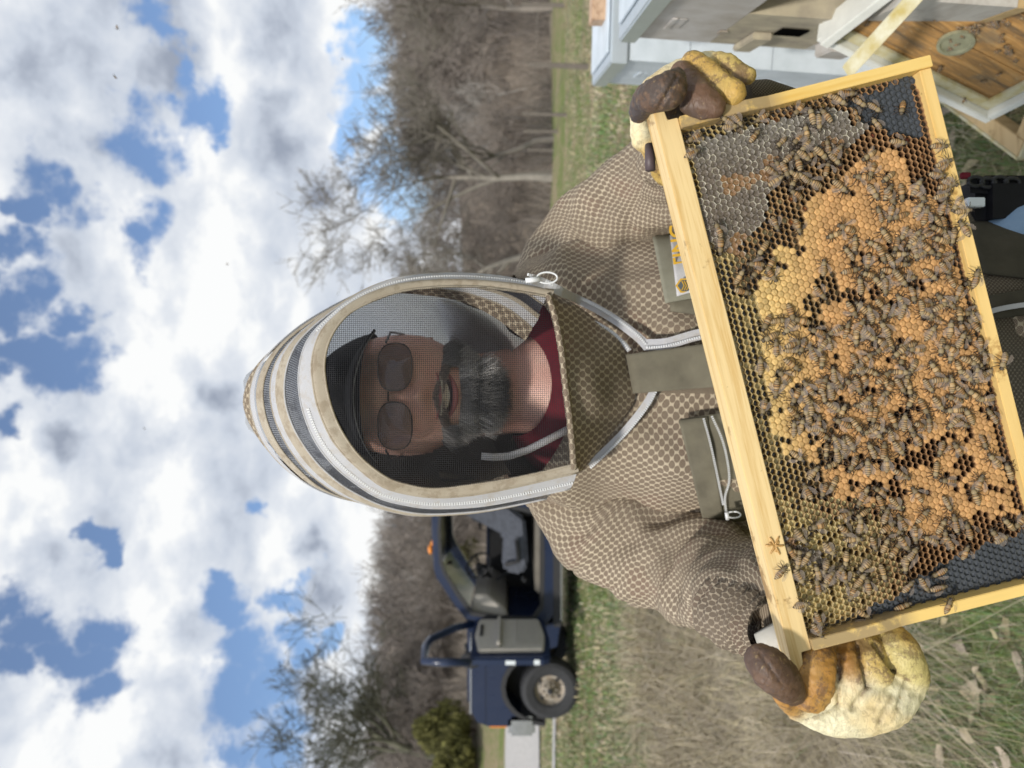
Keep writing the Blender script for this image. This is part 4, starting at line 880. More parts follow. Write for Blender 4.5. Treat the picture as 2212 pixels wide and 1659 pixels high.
def bee_local(s, t, n, ang, roll=0.0, pitch=0.0, sc_=1.0):
    return FM @ Matrix.Translation((s, t, n)) @ Matrix.Rotation(ang, 4, 'Z') @ Matrix.Rotation(pitch, 4, 'Y') @ Matrix.Rotation(roll, 4, 'X') @ Matrix.Scale(sc_, 4)
GROUPB = 'honey bees crowded on the comb frame'
# hand placed bees: on the wood of the frame
HAND = [(2044, 1303, 0.0005, 2.6, 'lone bee on the face of the lower side bar of the frame', .4, 2), (2028, 318, .0005, 1.3, 'bee clinging to the bottom bar, nearest its upper end', 0, 1), (2037, 352, .0005, 1.7, 'second bee along the bottom bar from its upper end', .2, 0),
        (2024, 380, .0005, 1.2, 'third bee along the bottom bar with legs spread on the wood', 0, 0), (2043, 402, .0005, 1.5, 'bee on the outer edge of the bottom bar beside the black pouch', .3, 1), (2034, 424, .0005, 1.6, 'bee with its striped tail low on the bottom bar above the pouch', 0, 0),
        (1664+22, 1180+52, -.0005, 2.2, 'bee perched at the top bar edge beside the wax star', .2, 1), (1766, 1362, .0005, .4, 'dark bee on the top corner of the lower side bar by the thumb', .2, 0), (1497, 331, .001, 1.8, 'lone bee at the top bar corner of the capped honey', 0, 0),
        (1579, 275, .0012, 1.4, 'middle bee of the three at the edge of the capped honey', .1, 0), (1567, 262, .001, 3.9, 'bee of the huddled three pressed into the row of cells', .1, 0), (1594, 265, .001, .4, 'bee of the huddled three turned toward the side bar', .1, 0),
        (1549, 494, .001, 3.3, 'lone bee with its head in a cell at the honey edge by the top bar', 0, 1), (2080, 455, .0005, 1.5, 'bee hanging half over the bottom bar next to the pouch', .3, 1), (1995, 1265, .001, .3, 'bee on bare black foundation near the lower side bar', 0, 0), (1960, 1262, -.004, 2.2, 'bee climbing from black foundation onto the lower side bar', .2, 1),
        (2052, 395, .0005, 1.0, 'bee doubled up beside another at the edge of the bottom bar', .4, 0), (1733, 1305, .001, 1.6, 'pale bee alone on the empty cells close to the lower side bar', 0, 0), (1768, 1340, .0, .2, 'bee walking on the cells against the lower end of the top bar', 0, 1)]
taken = []; used_n = 0
for x, y, n, a, lb, ro, wi in HAND:
    s, t = loc(x, y, n); bee(bee_local(s, t, n+.0002, a+math.pi/2 if False else a, ro), random.randrange(6), wi, lb, GROUPB); taken.append((s, t)); used_n += 1
DENS = [(1725, 345, 65, 45, 1.3), (1780, 250, 55, 25, 1.1), (1690, 400, 40, 35, 1.0), (1840, 205, 40, 22, .8), (1900, 250, 40, 26, .5), (1860, 380, 60, 40, .35), (1935, 455, 55, 70, 1.0), (2040, 490, 40, 60, 1.6), (1990, 600, 80, 60, 1.3), (2070, 640, 35, 80, 1.5), (1950, 720, 90, 80, 1.5), (1850, 560, 60, 50, .8), (1630, 570, 60, 40, .9), (1720, 640, 40, 40, .4), (1690, 730, 50, 70, .8), (1830, 790, 90, 55, 1.5), (2040, 790, 60, 70, 1.0), (1900, 880, 90, 60, 1.3), (1750, 860, 60, 50, .5), (1820, 960, 70, 60, 1.2), (1700, 920, 40, 40, .35), (2010, 890, 60, 50, .7), (1760, 1090, 60, 60, .5), (1710, 1205, 45, 40, 1.1), (1790, 1250, 60, 35, 1.2), (1880, 1110, 70, 50, .9), (1960, 1180, 70, 50, .9), (2060, 1150, 60, 40, 1.0), (2100, 980, 40, 60, .2), (1990, 1040, 60, 40, .25), (2160, 1150, 60, 40, .8), (1760, 1330, 30, 25, .7), (2120, 800, 25, 90, .8), (1880, 820, 120, 60, .8), (1960, 640, 70, 90, .7)]
NO = [[(1520, 300), (1690, 250), (1650, 440), (1600, 540), (1540, 520)], [(1860, 300), (2000, 330), (2010, 420), (1880, 330)], [(1640, 760), (1690, 990), (1760, 1160), (1680, 1150)], [(1900, 190), (1980, 170), (1990, 270), (1930, 280)]]
def dens(x, y): return .055+sum(w_*math.exp(-((x-a)/c_)**2/1.2-((y-b_)/d_)**2/1.2) for a, b_, c_, d_, w_ in DENS)
cand = 0; placed = []
zone_lab = {'B': 'on the tan capped brood', 'O': 'on the open dark cells', 'H': 'on the grey capped honey', 'F': 'on the bare black foundation', 'S': 'in the row of cells under the top bar'}
while cand < 60000 and len(placed) < 345:
    cand += 1; s = random.uniform(.008, SL-.008); t = random.uniform(.022, SH-.0015)
    x, y = img(s, t); dn_ = dens(x, y)
    if any(inpoly(x, y, p) for p in NO): dn_ = .035
    if random.random() > dn_: continue
    md = .0056 if dn_ > .9 else .0075 if dn_ > .4 else .011
    if any((s-a)**2+(t-b_)**2 < md*md for a, b_ in taken): continue
    taken.append((s, t)); placed.append((s, t, dn_, x, y))
extra = []
order = sorted(range(len(placed)), key=lambda i: placed[i][3] > 2215)
NB = 242; cnt = 0; shortlab = {}
for oi, i in enumerate(order):
    s, t, dn_, x, y = placed[i]; k, _, _ = kind(s, t); nb_ = .0004+(.0022 if dn_ > .9 and random.random() < .4 else 0)
    base_n = z_surf(s, t)+nb_ if k != 'F' else -.0105
    if t > SH-.0115: base_n = .0004; 
    ang = random.random()*6.283 if random.random() < .65 else random.choice([.3, 3.4, 2.6, 5.6])+random.gauss(0, .3)
    bi = random.randrange(6); wi = random.choice([0, 0, 1, 1, 2]); mw = bee_local(s, t, base_n, ang, random.gauss(0, .2), random.gauss(0, .14), random.uniform(.98, 1.15))
    if x > 2230 or cnt >= NB: extra.append((mw, bi)); continue
    cnt += 1
    wl = ('folded wings', 'parted wings', 'spread wings')[min(wi, 2)]
    hx = FM.to_3x3() @ Vector((math.cos(ang), math.sin(ang), 0)); hd_ = ('head up' if hx.z > .7 else 'head down' if hx.z < -.7 else 'facing hives' if hx.x > 0 else 'facing truck')
    cr = 'crowded' if dn_ > .9 else 'scattered' if dn_ > .3 else 'lone'
    tone = ('amber banded', 'pale fuzzy')[bi % 2]
    row_ = ('beside the top bar', 'above mid comb', 'below mid comb', 'beside the bottom bar')[min(3, int(t/SH*4))]
    colw = ('hive side end', 'hive side half', 'middle', 'truck side half', 'truck side end')[min(4, int(s/SL*5))]
    bee(mw, bi, wi, f'{tone} {cr} bee, {wl}, {hd_}, {colw}, {row_}', GROUPB)
if extra:
    vs, fs, cs, n0 = [], [], [], 0
    for mw, bi in extra:
        me = bodies[bi]; v = np.empty(len(me.vertices)*3, np.float32); me.vertices.foreach_get('co', v); v = v.reshape(-1, 3); A = np.array(mw); c = np.empty(len(v)*4, np.float32); me.color_attributes[0].data.foreach_get('color', c)
        vs.append(v @ A[:3, :3].T+A[:3, 3]); cs.append(c.reshape(-1, 4)[:, :3]); fs += [tuple(n0+i for i in p.vertices) for p in me.polygons]; n0 += len(v)
    mb = MB(); mb.v = [tuple(q) for q in np.concatenate(vs)]; mb.f = fs; mb.m = [0]*len(fs); mb.uv = [(0, 0)]*n0; mb.c = [tuple(q) for q in np.concatenate(cs)]
    o = build(mb, 'bee_crowd', bee_m, kind='stuff', smooth=True); tag(o, 'further bees packed on the lower part of the comb', 'bees')
# bees on the stained cover, small and dark
CVG = 'dark bees on the stained hive cover'
CLAB = ['of the group high on the boards near the wood strip', 'of the long dark cluster above the round vent', 'by the cream strip at the far upper edge', 'straggling between the long cluster and the cream strip', 'of the cluster beyond the round vent toward the picture edge', 'crawling over the round vent disc', 'alone just under the round vent', 'of the few nearest the lower rim and the comb frame', 'alone low on the boards near the picture edge', 'alone between the cream strip and the vent', 'alone at the very edge of the picture', 'alone low on the boards below the vent', 'alone on the far side of the wood strip']
cl_ = [(2020, 24, 5, 12), (2102, 59, 10, 17), (2165, 45, 7, 12), (2150, 50, 3, 8), (2175, 102, 8, 16), (2067, 97, 4, 12), (2074, 114, 1, 1), (2030, 148, 2, 7), (2158, 157, 1, 2), (2167, 73, 1, 3), (2192, 128, 1, 3), (2124, 173, 1, 3), (1880, 50, 1, 6)]
for ci_, (a, b_, n_, sp) in enumerate(cl_):
    for _ in range(n_):
        qx, qy = on_cover(a+random.gauss(0, sp), b_+random.gauss(0, sp*.6)); q = (min(.485, max(.02, qx)), min(WD-.03, max(.02, qy)), -.0045)
        bee(Mx @ Matrix.Translation(q) @ Matrix.Rotation(random.random()*6.28, 4, 'Z'), random.randrange(3)*2, random.randrange(2), 'small dark bee '+CLAB[ci_], CVG, True)
for x, y, d, lb in ((254, 60, 2.4, 'flying bee, dark speck high against the grey cloud'), (250, 165, 2.0, 'flying bee with wings out against the grey cloud, below the other'), (492, 571, 3.4, 'tiny flying bee against white cloud near the hood tip'), (740, 127, 3.4, 'tiny flying bee in the sky just above the woods'), (2085, 215, 1.5, 'bee flying low in front of the leaning cover corner'), (313, 925, 3.6, 'tiny flying bee in white cloud straight over the hood')):
    bee(Matrix.Translation(P(x, y, d)) @ Matrix.Rotation(x, 4, 'Z') @ Matrix.Rotation(.5, 4, 'X'), 0, 9, lb, 'bees in flight')

# ---------------- the beekeeper ----------------
pn = empty('person', (0, 1.1, 0), 'bearded man in a veiled tan mesh bee jacket and leather gloves holding the comb frame', 'person')
TP = [(1.535, .075, .08, 1.11), (1.505, .135, .09, 1.115), (1.475, .185, .105, 1.115), (1.43, .212, .118, 1.11), (1.38, .215, .13, 1.11), (1.30, .22, .145, 1.10), (1.15, .225, .155, 1.09), (1.00, .235, .17, 1.08), (.85, .24, .17, 1.08), (.70, .25, .165, 1.08)]
TPa = np.array(TP)[::-1]
def tprof(z): return [float(np.interp(z, TPa[:, 0], TPa[:, k])) for k in (1, 2, 3)]
def sup(a): c, s_ = math.cos(a), math.sin(a); e = 2/2.4; return math.copysign(abs(c)**e, c), math.copysign(abs(s_)**e, s_)
def fold(p, k=1.0):
    q = Vector((p.x*5, p.y*5, p.z*2.2)); n = mn.noise(q*1.6+Vector((3, 1, 2))); r = 1-abs(mn.noise(q*2.3+Vector((9, 0, 4))))*2
    return (.016*n+.022*max(0, r-.3)-.008*abs(mn.noise(q*6)))*k
def torso_front(X, Z):
    a, b, y0 = tprof(Z); u = min(.999, abs(X)/a); return y0-b*(1-u**2.4)**(1/2.4)
mb = MB(); NU, NVt = 70, 110; pts, uvs = [], []
for i in range(NU):
    v = i/(NU-1)
    for j in range(NVt):
        a = 2*math.pi*j/NVt; cx, sy = sup(a); front = max(0, -sy)
        z = 1.50-.085*front*max(0, 1-abs(cx)**1.5)*(1-v)**2-v*.80; A, B_, Y0 = tprof(z)
        e = Vector((cx*A, Y0+sy*B_, z)); f_ = fold(e); n_ = Vector((cx, sy, 0)).normalized(); e += n_*f_
        pts.append(e); uvs.append((((a+math.pi/2) % (2*math.pi)-math.pi)*.19*(.7+.3*A/.22), z))
mb.grid(pts, NU, NVt, cyc=True, uvs=uvs); jk = build(mb, 'jacket', net, pn, smooth=True)
sdm = jk.modifiers.new('t', 'SOLIDIFY'); sdm.thickness = .002; sdm.offset = -1
def sleeve(path, name, ph):
    c = catmull(path, 90); mb = MB(); pts, uvs = [], []; N = 56; L = 0; up = Vector((0, 0, 1))
    for i in range(90):
        p = Vector(c[i][:3]); r = c[i][3]; t = Vector(c[min(i+1, 89)][:3])-Vector(c[max(i-1, 0)][:3]); t.normalize()
        sx = t.cross(up).normalized(); uy = sx.cross(t)
        if i: L += (p-Vector(c[i-1][:3])).length
        for j in range(N):
            a = 2*math.pi*j/N; e = sx*math.cos(a)+uy*math.sin(a)
            q = Vector((math.cos(a)*1.1, math.sin(a)*1.1, L*9+ph)); comp = .5+.5*math.exp(-((i/90-.58)/.16)**2)*1.6+(.25 if i > 66 else 0)
            d_ = (.020*mn.noise(q+e*.3)+.010*max(0, mn.noise(Vector((L*16+a*1.4, a*.8, ph*2))))-.010*max(0, .25-abs(mn.noise(Vector((L*13-a*1.1, a*.7, ph+3)))))*2+.007*mn.noise(Vector((L*22+math.sin(a)*2, math.cos(a+ph)*1.4, ph)))+.007*math.sin(L*62+3*math.sin(a+ph)+2*mn.noise(q))*(comp-.4)*.55)*1.0
            pts.append(p+e*(r+d_)); uvs.append((a*.075, L))
    mb.grid(pts, 90, N, cyc=True, uvs=uvs); return build(mb, name, net, pn, smooth=True)
SR = [(-.12, 1.12, 1.42, .075), (-.165, 1.11, 1.395, .088), (-.21, 1.09, 1.345, .088), (-.236, 1.04, 1.285, .078), (-.250, .97, 1.238, .069), (-.240, .86, 1.236, .058), (-.220, .76, 1.250, .044), (-.212, .70, 1.262, .032), (-.212, .695, 1.262, .004)]
SLv = [(.12, 1.12, 1.42, .075), (.165, 1.11, 1.40, .088), (.215, 1.09, 1.36, .084), (.262, 1.03, 1.31, .068), (.272, .95, 1.28, .058), (.262, .86, 1.285, .048), (.240, .78, 1.295, .040), (.236, .74, 1.31, .030), (.236, .735, 1.31, .004)]
sleeve(SR, 'sleeve', 1.0); sleeve(SLv, 'sleeve', 5.0)
def patch(x0, y0, x1, y1, off, nx=10, ny=16, corners=None, fn=None):     # rectangle of cloth lying on the chest
    c = corners or [(x0, y0), (x1, y0), (x1, y1), (x0, y1)]; pts = []; uvs = []
    for i in range(nx+1):
        u = i/nx
        for j in range(ny+1):
            v = j/ny; x = (c[0][0]*(1-u)+c[1][0]*u)*(1-v)+(c[3][0]*(1-u)+c[2][0]*u)*v; y = (c[0][1]*(1-u)+c[1][1]*u)*(1-v)+(c[3][1]*(1-u)+c[2][1]*u)*v
            d = .96
            for _ in range(6): q = P(x, y, d); d = torso_front(q.x, q.z)
            q = P(x, y, d-off-(fn(u, v) if fn else 0)); pts.append(q); uvs.append((u*.1, v*.1))
    return pts, uvs, nx+1, ny+1
def chest(name, m, off, corners, thick=.0025, fn=None, par=pn, nx=10, ny=16):
    p, u, a, b_ = patch(0, 0, 0, 0, off, nx, ny, corners, fn); mb = MB(); mb.grid(p, a, b_, uvs=u); o = build(mb, name, m, par, smooth=True)
    s_ = o.modifiers.new('t', 'SOLIDIFY'); s_.thickness = thick; s_.offset = 0; return o
wv = lambda u, v: .0015*math.sin(v*14+u*3)
OFF = .018
chest('pocket', olive, OFF, [(1435, 480), (1560, 470), (1570, 690), (1448, 672)])
chest('pocket_flap', olive_l, OFF+.005, [(1406, 495), (1490, 482), (1520, 640), (1437, 655)], fn=wv)
lab = chest('label', cloth('label_cloth', (.74, .73, .74), None, 900), OFF+.0085, [(1445, 490), (1505, 478), (1528, 622), (1462, 640)], .001)
gold = simple('gold_thread', (.72, .42, .03), .6, var=.05); slate = simple('slate_thread', (.10, .12, .13), .7, var=.05)
def text(s, x, y, d, size, m, par, ang=0.0, name='lettering'):
    cu = bpy.data.curves.new('t', 'FONT'); cu.body = s; cu.size = size; cu.extrude = .0003; cu.offset = size*.022
    ob = bpy.data.objects.new('t', cu); COL.objects.link(ob); dg = bpy.context.evaluated_depsgraph_get(); me = bpy.data.meshes.new_from_object(ob.evaluated_get(dg)); bpy.data.objects.remove(ob)
    me.materials.clear(); me.materials.append(m); o = link(name, me, par); q = P(x, y, d)
    o.rotation_euler = (R(90), -ang, 0); o.location = q-Vector(par.location); return o
dlab = P(1475, 560, .95)
def dsurf(x, y):
    d = .96
    for _ in range(8): q = P(x, y, d); d = torso_front(q.x, q.z)
    return d
xs_, ys_ = 1484, 600
text('STING', 1487, 597, dsurf(1470, 560)-OFF-.0125, .0245, gold, pn, R(7), 'lettering')
dl = dsurf(1478, 618)-OFF-.012; cpt = P(1481, 617, dl)
mb = MB(); hx_ = [Vector((math.sin(t)*.0105, 0, math.cos(t)*.013)) for t in np.linspace(0, 2*math.pi, 7)[:-1]]
mb.add([cpt+h for h in hx_]+[cpt+h*.8 for h in hx_]+[cpt+h*.8+Vector((0, -.0004, 0)) for h in hx_], [(i, (i+1) % 6, 6+(i+1) % 6, 6+i) for i in range(6)]); build(mb, 'shield_emblem', gold, pn)
mb = MB(); mb.add([cpt+h*.79 for h in hx_], [tuple(range(6))]); build(mb, 'shield_emblem', slate, pn)
mb = MB()
for k in (-1, 0, 1): mb.tube([cpt+Vector((-.006, -.0006, .003*k+.002)), cpt+Vector((0, -.0006, .003*k-.001)), cpt+Vector((.006, -.0006, .003*k+.002))], .0007, 4)
build(mb, 'shield_emblem', gold, pn)
chest('pocket', olive, OFF, [(1470, 905), (1640, 880), (1700, 1120), (1540, 1128)], fn=wv)
chest('pocket_flap', olive, OFF+.004, [(1466, 908), (1528, 900), (1563, 1118), (1520, 1130)], fn=wv)
def cline(xy, off, n=60):
    c = resample(xy, n); return [P(x, y, dsurf(x, y)-off) for x, y in c]
def teeth(pts, name, par, w_=.0030, l_=.0017, gap_=.0030, m=plastic_w):
    c = resample([tuple(p) for p in pts], 2000); d = np.r_[0, np.cumsum(np.linalg.norm(np.diff(c, axis=0), axis=1))]; mb = MB()
    for s_ in np.arange(0, d[-1], gap_):
        k = int(np.searchsorted(d, s_)); p = Vector(c[min(k, 1999)]); t = (Vector(c[min(k+3, 1999)])-Vector(c[max(k-3, 0)])).normalized(); b_ = t.cross(Vector((0, 1, 0))).normalized(); n_ = b_.cross(t)
        mb.obox(p-t*l_/2-b_*w_/2-n_*.001, t*l_, b_*w_, n_*.0022)
    return build(mb, name, m, par, kind='stuff')
def ribbon(xy, wd, name, m, par, off=None, thick=.001, pts=None):
    p = pts or cline(xy, off); mb = MB(); q = []; uv = []; L = 0
    for i in range(len(p)):
        t = (p[min(i+1, len(p)-1)]-p[max(i-1, 0)]).normalized(); b_ = t.cross(Vector((0, 1, 0))).normalized(); q += [p[i]-b_*wd/2, p[i]+b_*wd/2]; uv += [(0, i*.01), (wd, i*.01)]
    mb.grid(q, len(p), 2, uvs=uv); o = build(mb, name, m, par); s_ = o.modifiers.new('t', 'SOLIDIFY'); s_.thickness = thick; return o
teeth(cline([(1520, 905), (1535, 960), (1550, 1030), (1562, 1090)], OFF+.007), 'pocket_zip', pn, .0024, .0014, .0026)
teeth(cline([(1538, 900), (1560, 950), (1572, 1000), (1575, 1040), (1566, 1075), (1570, 1115)], OFF+.009), 'pocket_zip', pn, .0024, .0014, .0026)
p0 = P(1585, 1112, .93); mb = MB(); mb.tube([p0+Vector((math.cos(t)*.004, 0, math.sin(t)*.009)) for t in np.linspace(0, 6.283, 16)], .0012, 6); mb.tube([p0+Vector((.003, 0, .009)), P(1572, 1122, .932)], .0028, 6); build(mb, 'zip_pull', plastic_w, pn, smooth=True)
# centre zip and storm flap
ribbon([(1395, 745), (1440, 742), (1500, 725), (1560, 712)], .014, 'front_zip_tape', white_tape, pn, OFF+.002)
teeth(cline([(1398, 751), (1440, 747), (1500, 731), (1560, 718)], OFF+.006), 'front_zip', pn)
chest('storm_flap', olive, OFF+.008, [(1352, 766), (1560, 738), (1570, 834), (1368, 850)], .003, fn=lambda u, v: .002*math.sin(u*9))
# lower jacket, worn waistband, trousers, pouch
def hem(z): return z
mb = MB(); pts = []; uvs = []
for i in range(14):
    z = .93-.23*i/13
    for j in range(60):
        a = 2*math.pi*j/60; cx, sy = sup(a); A, B_, Y0 = tprof(z); pts.append(Vector((cx*(A+.014), Y0+sy*(B_+.014), z))+Vector((cx, sy, 0))*.006*math.sin(a*9+z*20)); uvs.append((a*.2, z))
mb.grid(pts, 14, 60, cyc=True, uvs=uvs); build(mb, 'jacket_waist', net_dark, pn, smooth=True)
OF2 = .026
chest('waist_panel', olive_d, OF2, [(2085, 480), (2250, 470), (2290, 610), (2120, 590)], .003)
chest('waist_panel', olive_d, OF2, [(2130, 640), (2300, 610), (2300, 670), (2140, 690)], .003)
ribbon([(2120, 678), (2170, 665), (2240, 655), (2300, 650)], .006, 'waist_zip_tape', simple('zip_grey', (.5, .5, .52), .6), pn, OF2+.004)
mb = MB()
for sx in (-1, 1):
    c = catmull([(sx*.105, 1.09, .80, .125), (sx*.12, 1.08, .62, .105), (sx*.13, 1.06, .45, .085), (sx*.135, 1.08, .25, .072), (sx*.14, 1.10, .07, .070)], 30)
    mb2 = MB(); mb2.tube([Vector(q[:3]) for q in c], [q[3] for q in c], 24); build(mb2, 'trouser_leg', denim, pn, smooth=True)
    mb2 = MB(); mb2.sphere((sx*.14, 1.04, .045), (.055, .14, .05), 16, 8); mb2.tube([(sx*.14, 1.10, .04), (sx*.14, 1.10, .18)], .062, 12); build(mb2, 'boot', boot_m, pn, smooth=True)
mb = MB(); mb.sphere((.0, 1.08, .78), (.215, .15, .12), 24, 12); mb.sphere(P(2245, 520, .985), (.06, .06, .095), 24, 16); build(mb, 'trousers', denim, pn, smooth=True)
pc = P(2175, 432, .98)
mb = MB().box((pc.x-.045, pc.y-.03, pc.z-.16), (pc.x+.028, pc.y+.06, pc.z+.052)); po = build(mb, 'belt_pouch', black_web, pn, bevel=.014)
mb = MB(); 
for k in range(4): c_ = P(2108+k*26, 392+(k % 2)*3, .955); mb.tube([c_+Vector((math.sin(t)*.006, 0, math.cos(t)*.010)) for t in np.linspace(0, 6.283, 12)], .0026, 6)
build(mb, 'pouch_clip', dark_pl, pn, smooth=True)
ribbon(None, .02, 'pouch_strap', black_web, pn, pts=[P(2095+k*30, 400+k*2, .96) for k in range(8)])
mb = MB(); mb.obox(P(2092, 446, .95), Vector((0, 0, -.022)), Vector((.012, 0, 0)), Vector((0, .01, 0))); build(mb, 'pouch_tag', white_l, pn, bevel=.001)
mb = MB(); mb.obox(P(2078, 385, .955), Vector((0, 0, -.012)), Vector((.008, 0, 0)), Vector((0, .006, 0))); build(mb, 'pouch_tag', maroon, pn, bevel=.001)

# ---- head ----
skin, nt, b = new_mat('skin'); b.inputs['Roughness'].default_value = .5; b.inputs['Subsurface Weight'].default_value = .12; b.inputs['Subsurface Radius'].default_value = (.01, .004, .002); b.inputs['Subsurface Scale'].default_value = .5
n1 = NOISE(nt, OC(nt), 22, 4, .6); nt.links.new(RAMP(nt, n1.outputs[0], [(.3, (.78, .42, .34)), (.7, (.88, .57, .47))]), b.inputs['Base Color']); bump(nt, b, NOISE(nt, OC(nt), 400, 3).outputs[0], .2, .0004)
HX, HY, HZ = -.016, 1.068, 1.655
def G(x, z, cx, cz, sx, sz): return math.exp(-((x-cx)/sx)**2-((z-cz)/sz)**2)
def headpt(lon, lat):
    sx, sy, sz = math.cos(lat)*math.sin(lon), -math.cos(lat)*math.cos(lon), math.sin(lat)
    z = sz*.122; wf = 1-.20*max(0, -z-.03)/.09-.05*max(0, z-.05)/.07
    x = sx*.087*wf; y = sy*.100*(1-.10*max(0, -z-.06)/.06)
    if sy > 0: y = sy*.105
    f_ = max(0, -sy)**.7
    dz = 0; ax = abs(x)
    p = (.021*G(x, z, 0, -.036, .0125, .012)+.013*G(x, z, 0, -.016, .008, .020)+.006*G(ax, z, .013, -.041, .007, .008)+.006*G(ax, z, .025, .022, .028, .009)-.009*G(ax, z, .032, .000, .014, .011)
         +.008*G(ax, z, .040, -.030, .018, .018)+.006*G(x, z, 0, -.062, .022, .006)+.007*G(x, z, 0, -.080, .020, .007)-.006*G(x, z, 0, -.0705, .026, .0045)+.012*G(x, z, 0, -.105, .024, .014)-.003*G(ax, z, .030, -.060, .005, .014)+.005*G(ax, z, .035, .0, .011, .008))
    y -= p*f_
    return Vector((HX+x, HY+y, HZ+z))
mb = MB(); NL, NT = 110, 120
mb.grid([headpt(2*math.pi*j/NT-math.pi, math.pi/2-math.pi*i/(NL-1)) for i in range(NL) for j in range(NT)], NL, NT, cyc=True)
hd = build(mb, 'head', skin, pn, smooth=True)
mb = MB(); c = catmull([(HX, HY+.025, HZ-.07, .062), (HX, HY+.03, HZ-.11, .062), (HX*.6, 1.115, HZ-.16, .066), (0, 1.12, 1.43, .09)], 20)
mb.tube([Vector(q[:3]) for q in c], [q[3] for q in c], 28); build(mb, 'neck', skin, pn, smooth=True)
for sx in (-1, 1):
    mb = MB(); ec = Vector((HX+sx*.074, HY+.015, HZ-.018))
    mb.tube([ec+Vector((sx*.006*math.sin(t*.5), .010*math.cos(t)*1.0+.004, .028*math.sin(t))) for t in np.linspace(-1.3, 4.0, 22)], [.0045]*22, 8); mb.sphere(ec+Vector((-sx*.002, .006, 0)), (.006, .013, .024), 10, 8); build(mb, 'ear', skin, pn, smooth=True)
lip = simple('lips', (.50, .17, .16), .4, var=.1); dk = simple('mouth_inside', (.05, .015, .015), .6)
def fpt(x, z, o): 
    lo, la = math.asin(max(-.99, min(.99, x/.078)))*.95, math.asin(max(-.99, min(.99, z/.122)))
    best = headpt(lo, la)
    for _ in range(6):
        lo += (x-(best.x-HX))/.080; la += (z-(best.z-HZ))/.122*.8; best = headpt(lo, la)
    return best+Vector((0, -o, 0))
mb = MB(); sm_ = lambda u: .0065*u*u
mb.grid([fpt(u*.030, -.070+sm_(u)+v*.0078*(1-u*u), .0015) for v in np.linspace(-1, 1, 5) for u in np.linspace(-1, 1, 17)], 5, 17); build(mb, 'mouth', dk, pn, smooth=True)
mb = MB(); mb.grid([fpt(u*.026, -.0675+sm_(u)+v*.0046*(1-u*u*.6), .0062) for v in np.linspace(-1, 1, 4) for u in np.linspace(-1, 1, 15)], 4, 15); build(mb, 'teeth', simple('teeth', (.85, .80, .70), .3, var=.05), pn, smooth=True)
for dz_, rr_ in ((-.0612, .0026), (-.0800, .0042)):
    mb = MB(); uu = np.linspace(-1, 1, 17); mb.tube([fpt(u*.031, dz_+sm_(u)*(1.1 if dz_ > -.07 else 1.9), .0012) for u in uu], [rr_*(1-.7*u*u) for u in uu], 8); build(mb, 'lip', lip, pn, smooth=True)
# glasses
lens, nt, b = new_mat('sunglass_lens'); b.inputs['Base Color'].default_value = (.14, .09, .08, 1); b.inputs['Alpha'].default_value = .78; b.inputs['Roughness'].default_value = .08; b.inputs['Coat Weight'].default_value = .5
fm_ = simple('glasses_wire', (.10, .09, .08), .3, .8, .05)
for sx in (-1, 1):
    lc_ = Vector((HX+sx*.0385, HY-.112, HZ-.002)); mb = MB(); N = 36; ol = []
    for t in np.linspace(0, 2*math.pi, N+1)[:-1]:
        cx, sz_ = math.cos(t), math.sin(t); rx, rz = .0310, .0240; e = 2/2.6
        ol.append(lc_+Vector((math.copysign(abs(cx)**e, cx)*rx, .012*max(0, sx*cx)**2, math.copysign(abs(sz_)**e, sz_)*rz*(1.0 if sz_ < 0 else .86))))
    mb.add(ol+[lc_+Vector((0, -.004, 0))], [(i, (i+1) % N, N) for i in range(N)]); build(mb, 'sunglass_lens', lens, pn, smooth=True)
    mb = MB(); mb.tube(ol+[ol[0]], .0009, 5); mb.tube([lc_+Vector((sx*.032, .012, .012)), lc_+Vector((sx*.048, .05, .012)), lc_+Vector((sx*.050, .12, .004))], .0016, 5); build(mb, 'glasses_rim', fm_, pn)
mb = MB(); mb.tube([Vector((HX+u*.006, HY-.116-.002*(1-u*u), HZ+.004)) for u in np.linspace(-1, 1, 7)], .0011, 5); build(mb, 'glasses_bridge', fm_, pn)
# cap
mb = MB(); pts = []
for i in range(16):
    la = math.pi/2*(1-i/15*.88)
    for j in range(48): lo = 2*math.pi*j/48; q = headpt(lo-math.pi, la*.93+.12); pts.append(Vector((HX+(q.x-HX)*1.07, HY+(q.y-HY)*1.05, HZ+(q.z-HZ)*1.07+.006)))
mb.grid(pts, 16, 48, cyc=True); build(mb, 'cap', black_cap, pn, smooth=True)
mb = MB(); pts = [Vector((HX+math.sin(a)*(.078+.006*k), HY-.030-math.cos(a)*(.070+.017*k)*1.0, HZ+.058-.006*k-.022*abs(math.sin(a))**2+.004)) for k in range(5) for a in np.linspace(-1.0, 1.0, 21)]
mb.grid(pts, 5, 21); o = build(mb, 'cap_brim', black_cap, pn, smooth=True); s_ = o.modifiers.new('t', 'SOLIDIFY'); s_.thickness = .003
mb = MB(); mb.tube([Vector((HX+math.sin(a)*.1015, HY-.030-math.cos(a)*.1375, HZ+.058-.024-.022*abs(math.sin(a))**2+.0045)) for a in np.linspace(-1.0, 1.0, 21)], .0010, 5); build(mb, 'brim_piping', simple('piping', (.22, .23, .26), .8), pn)
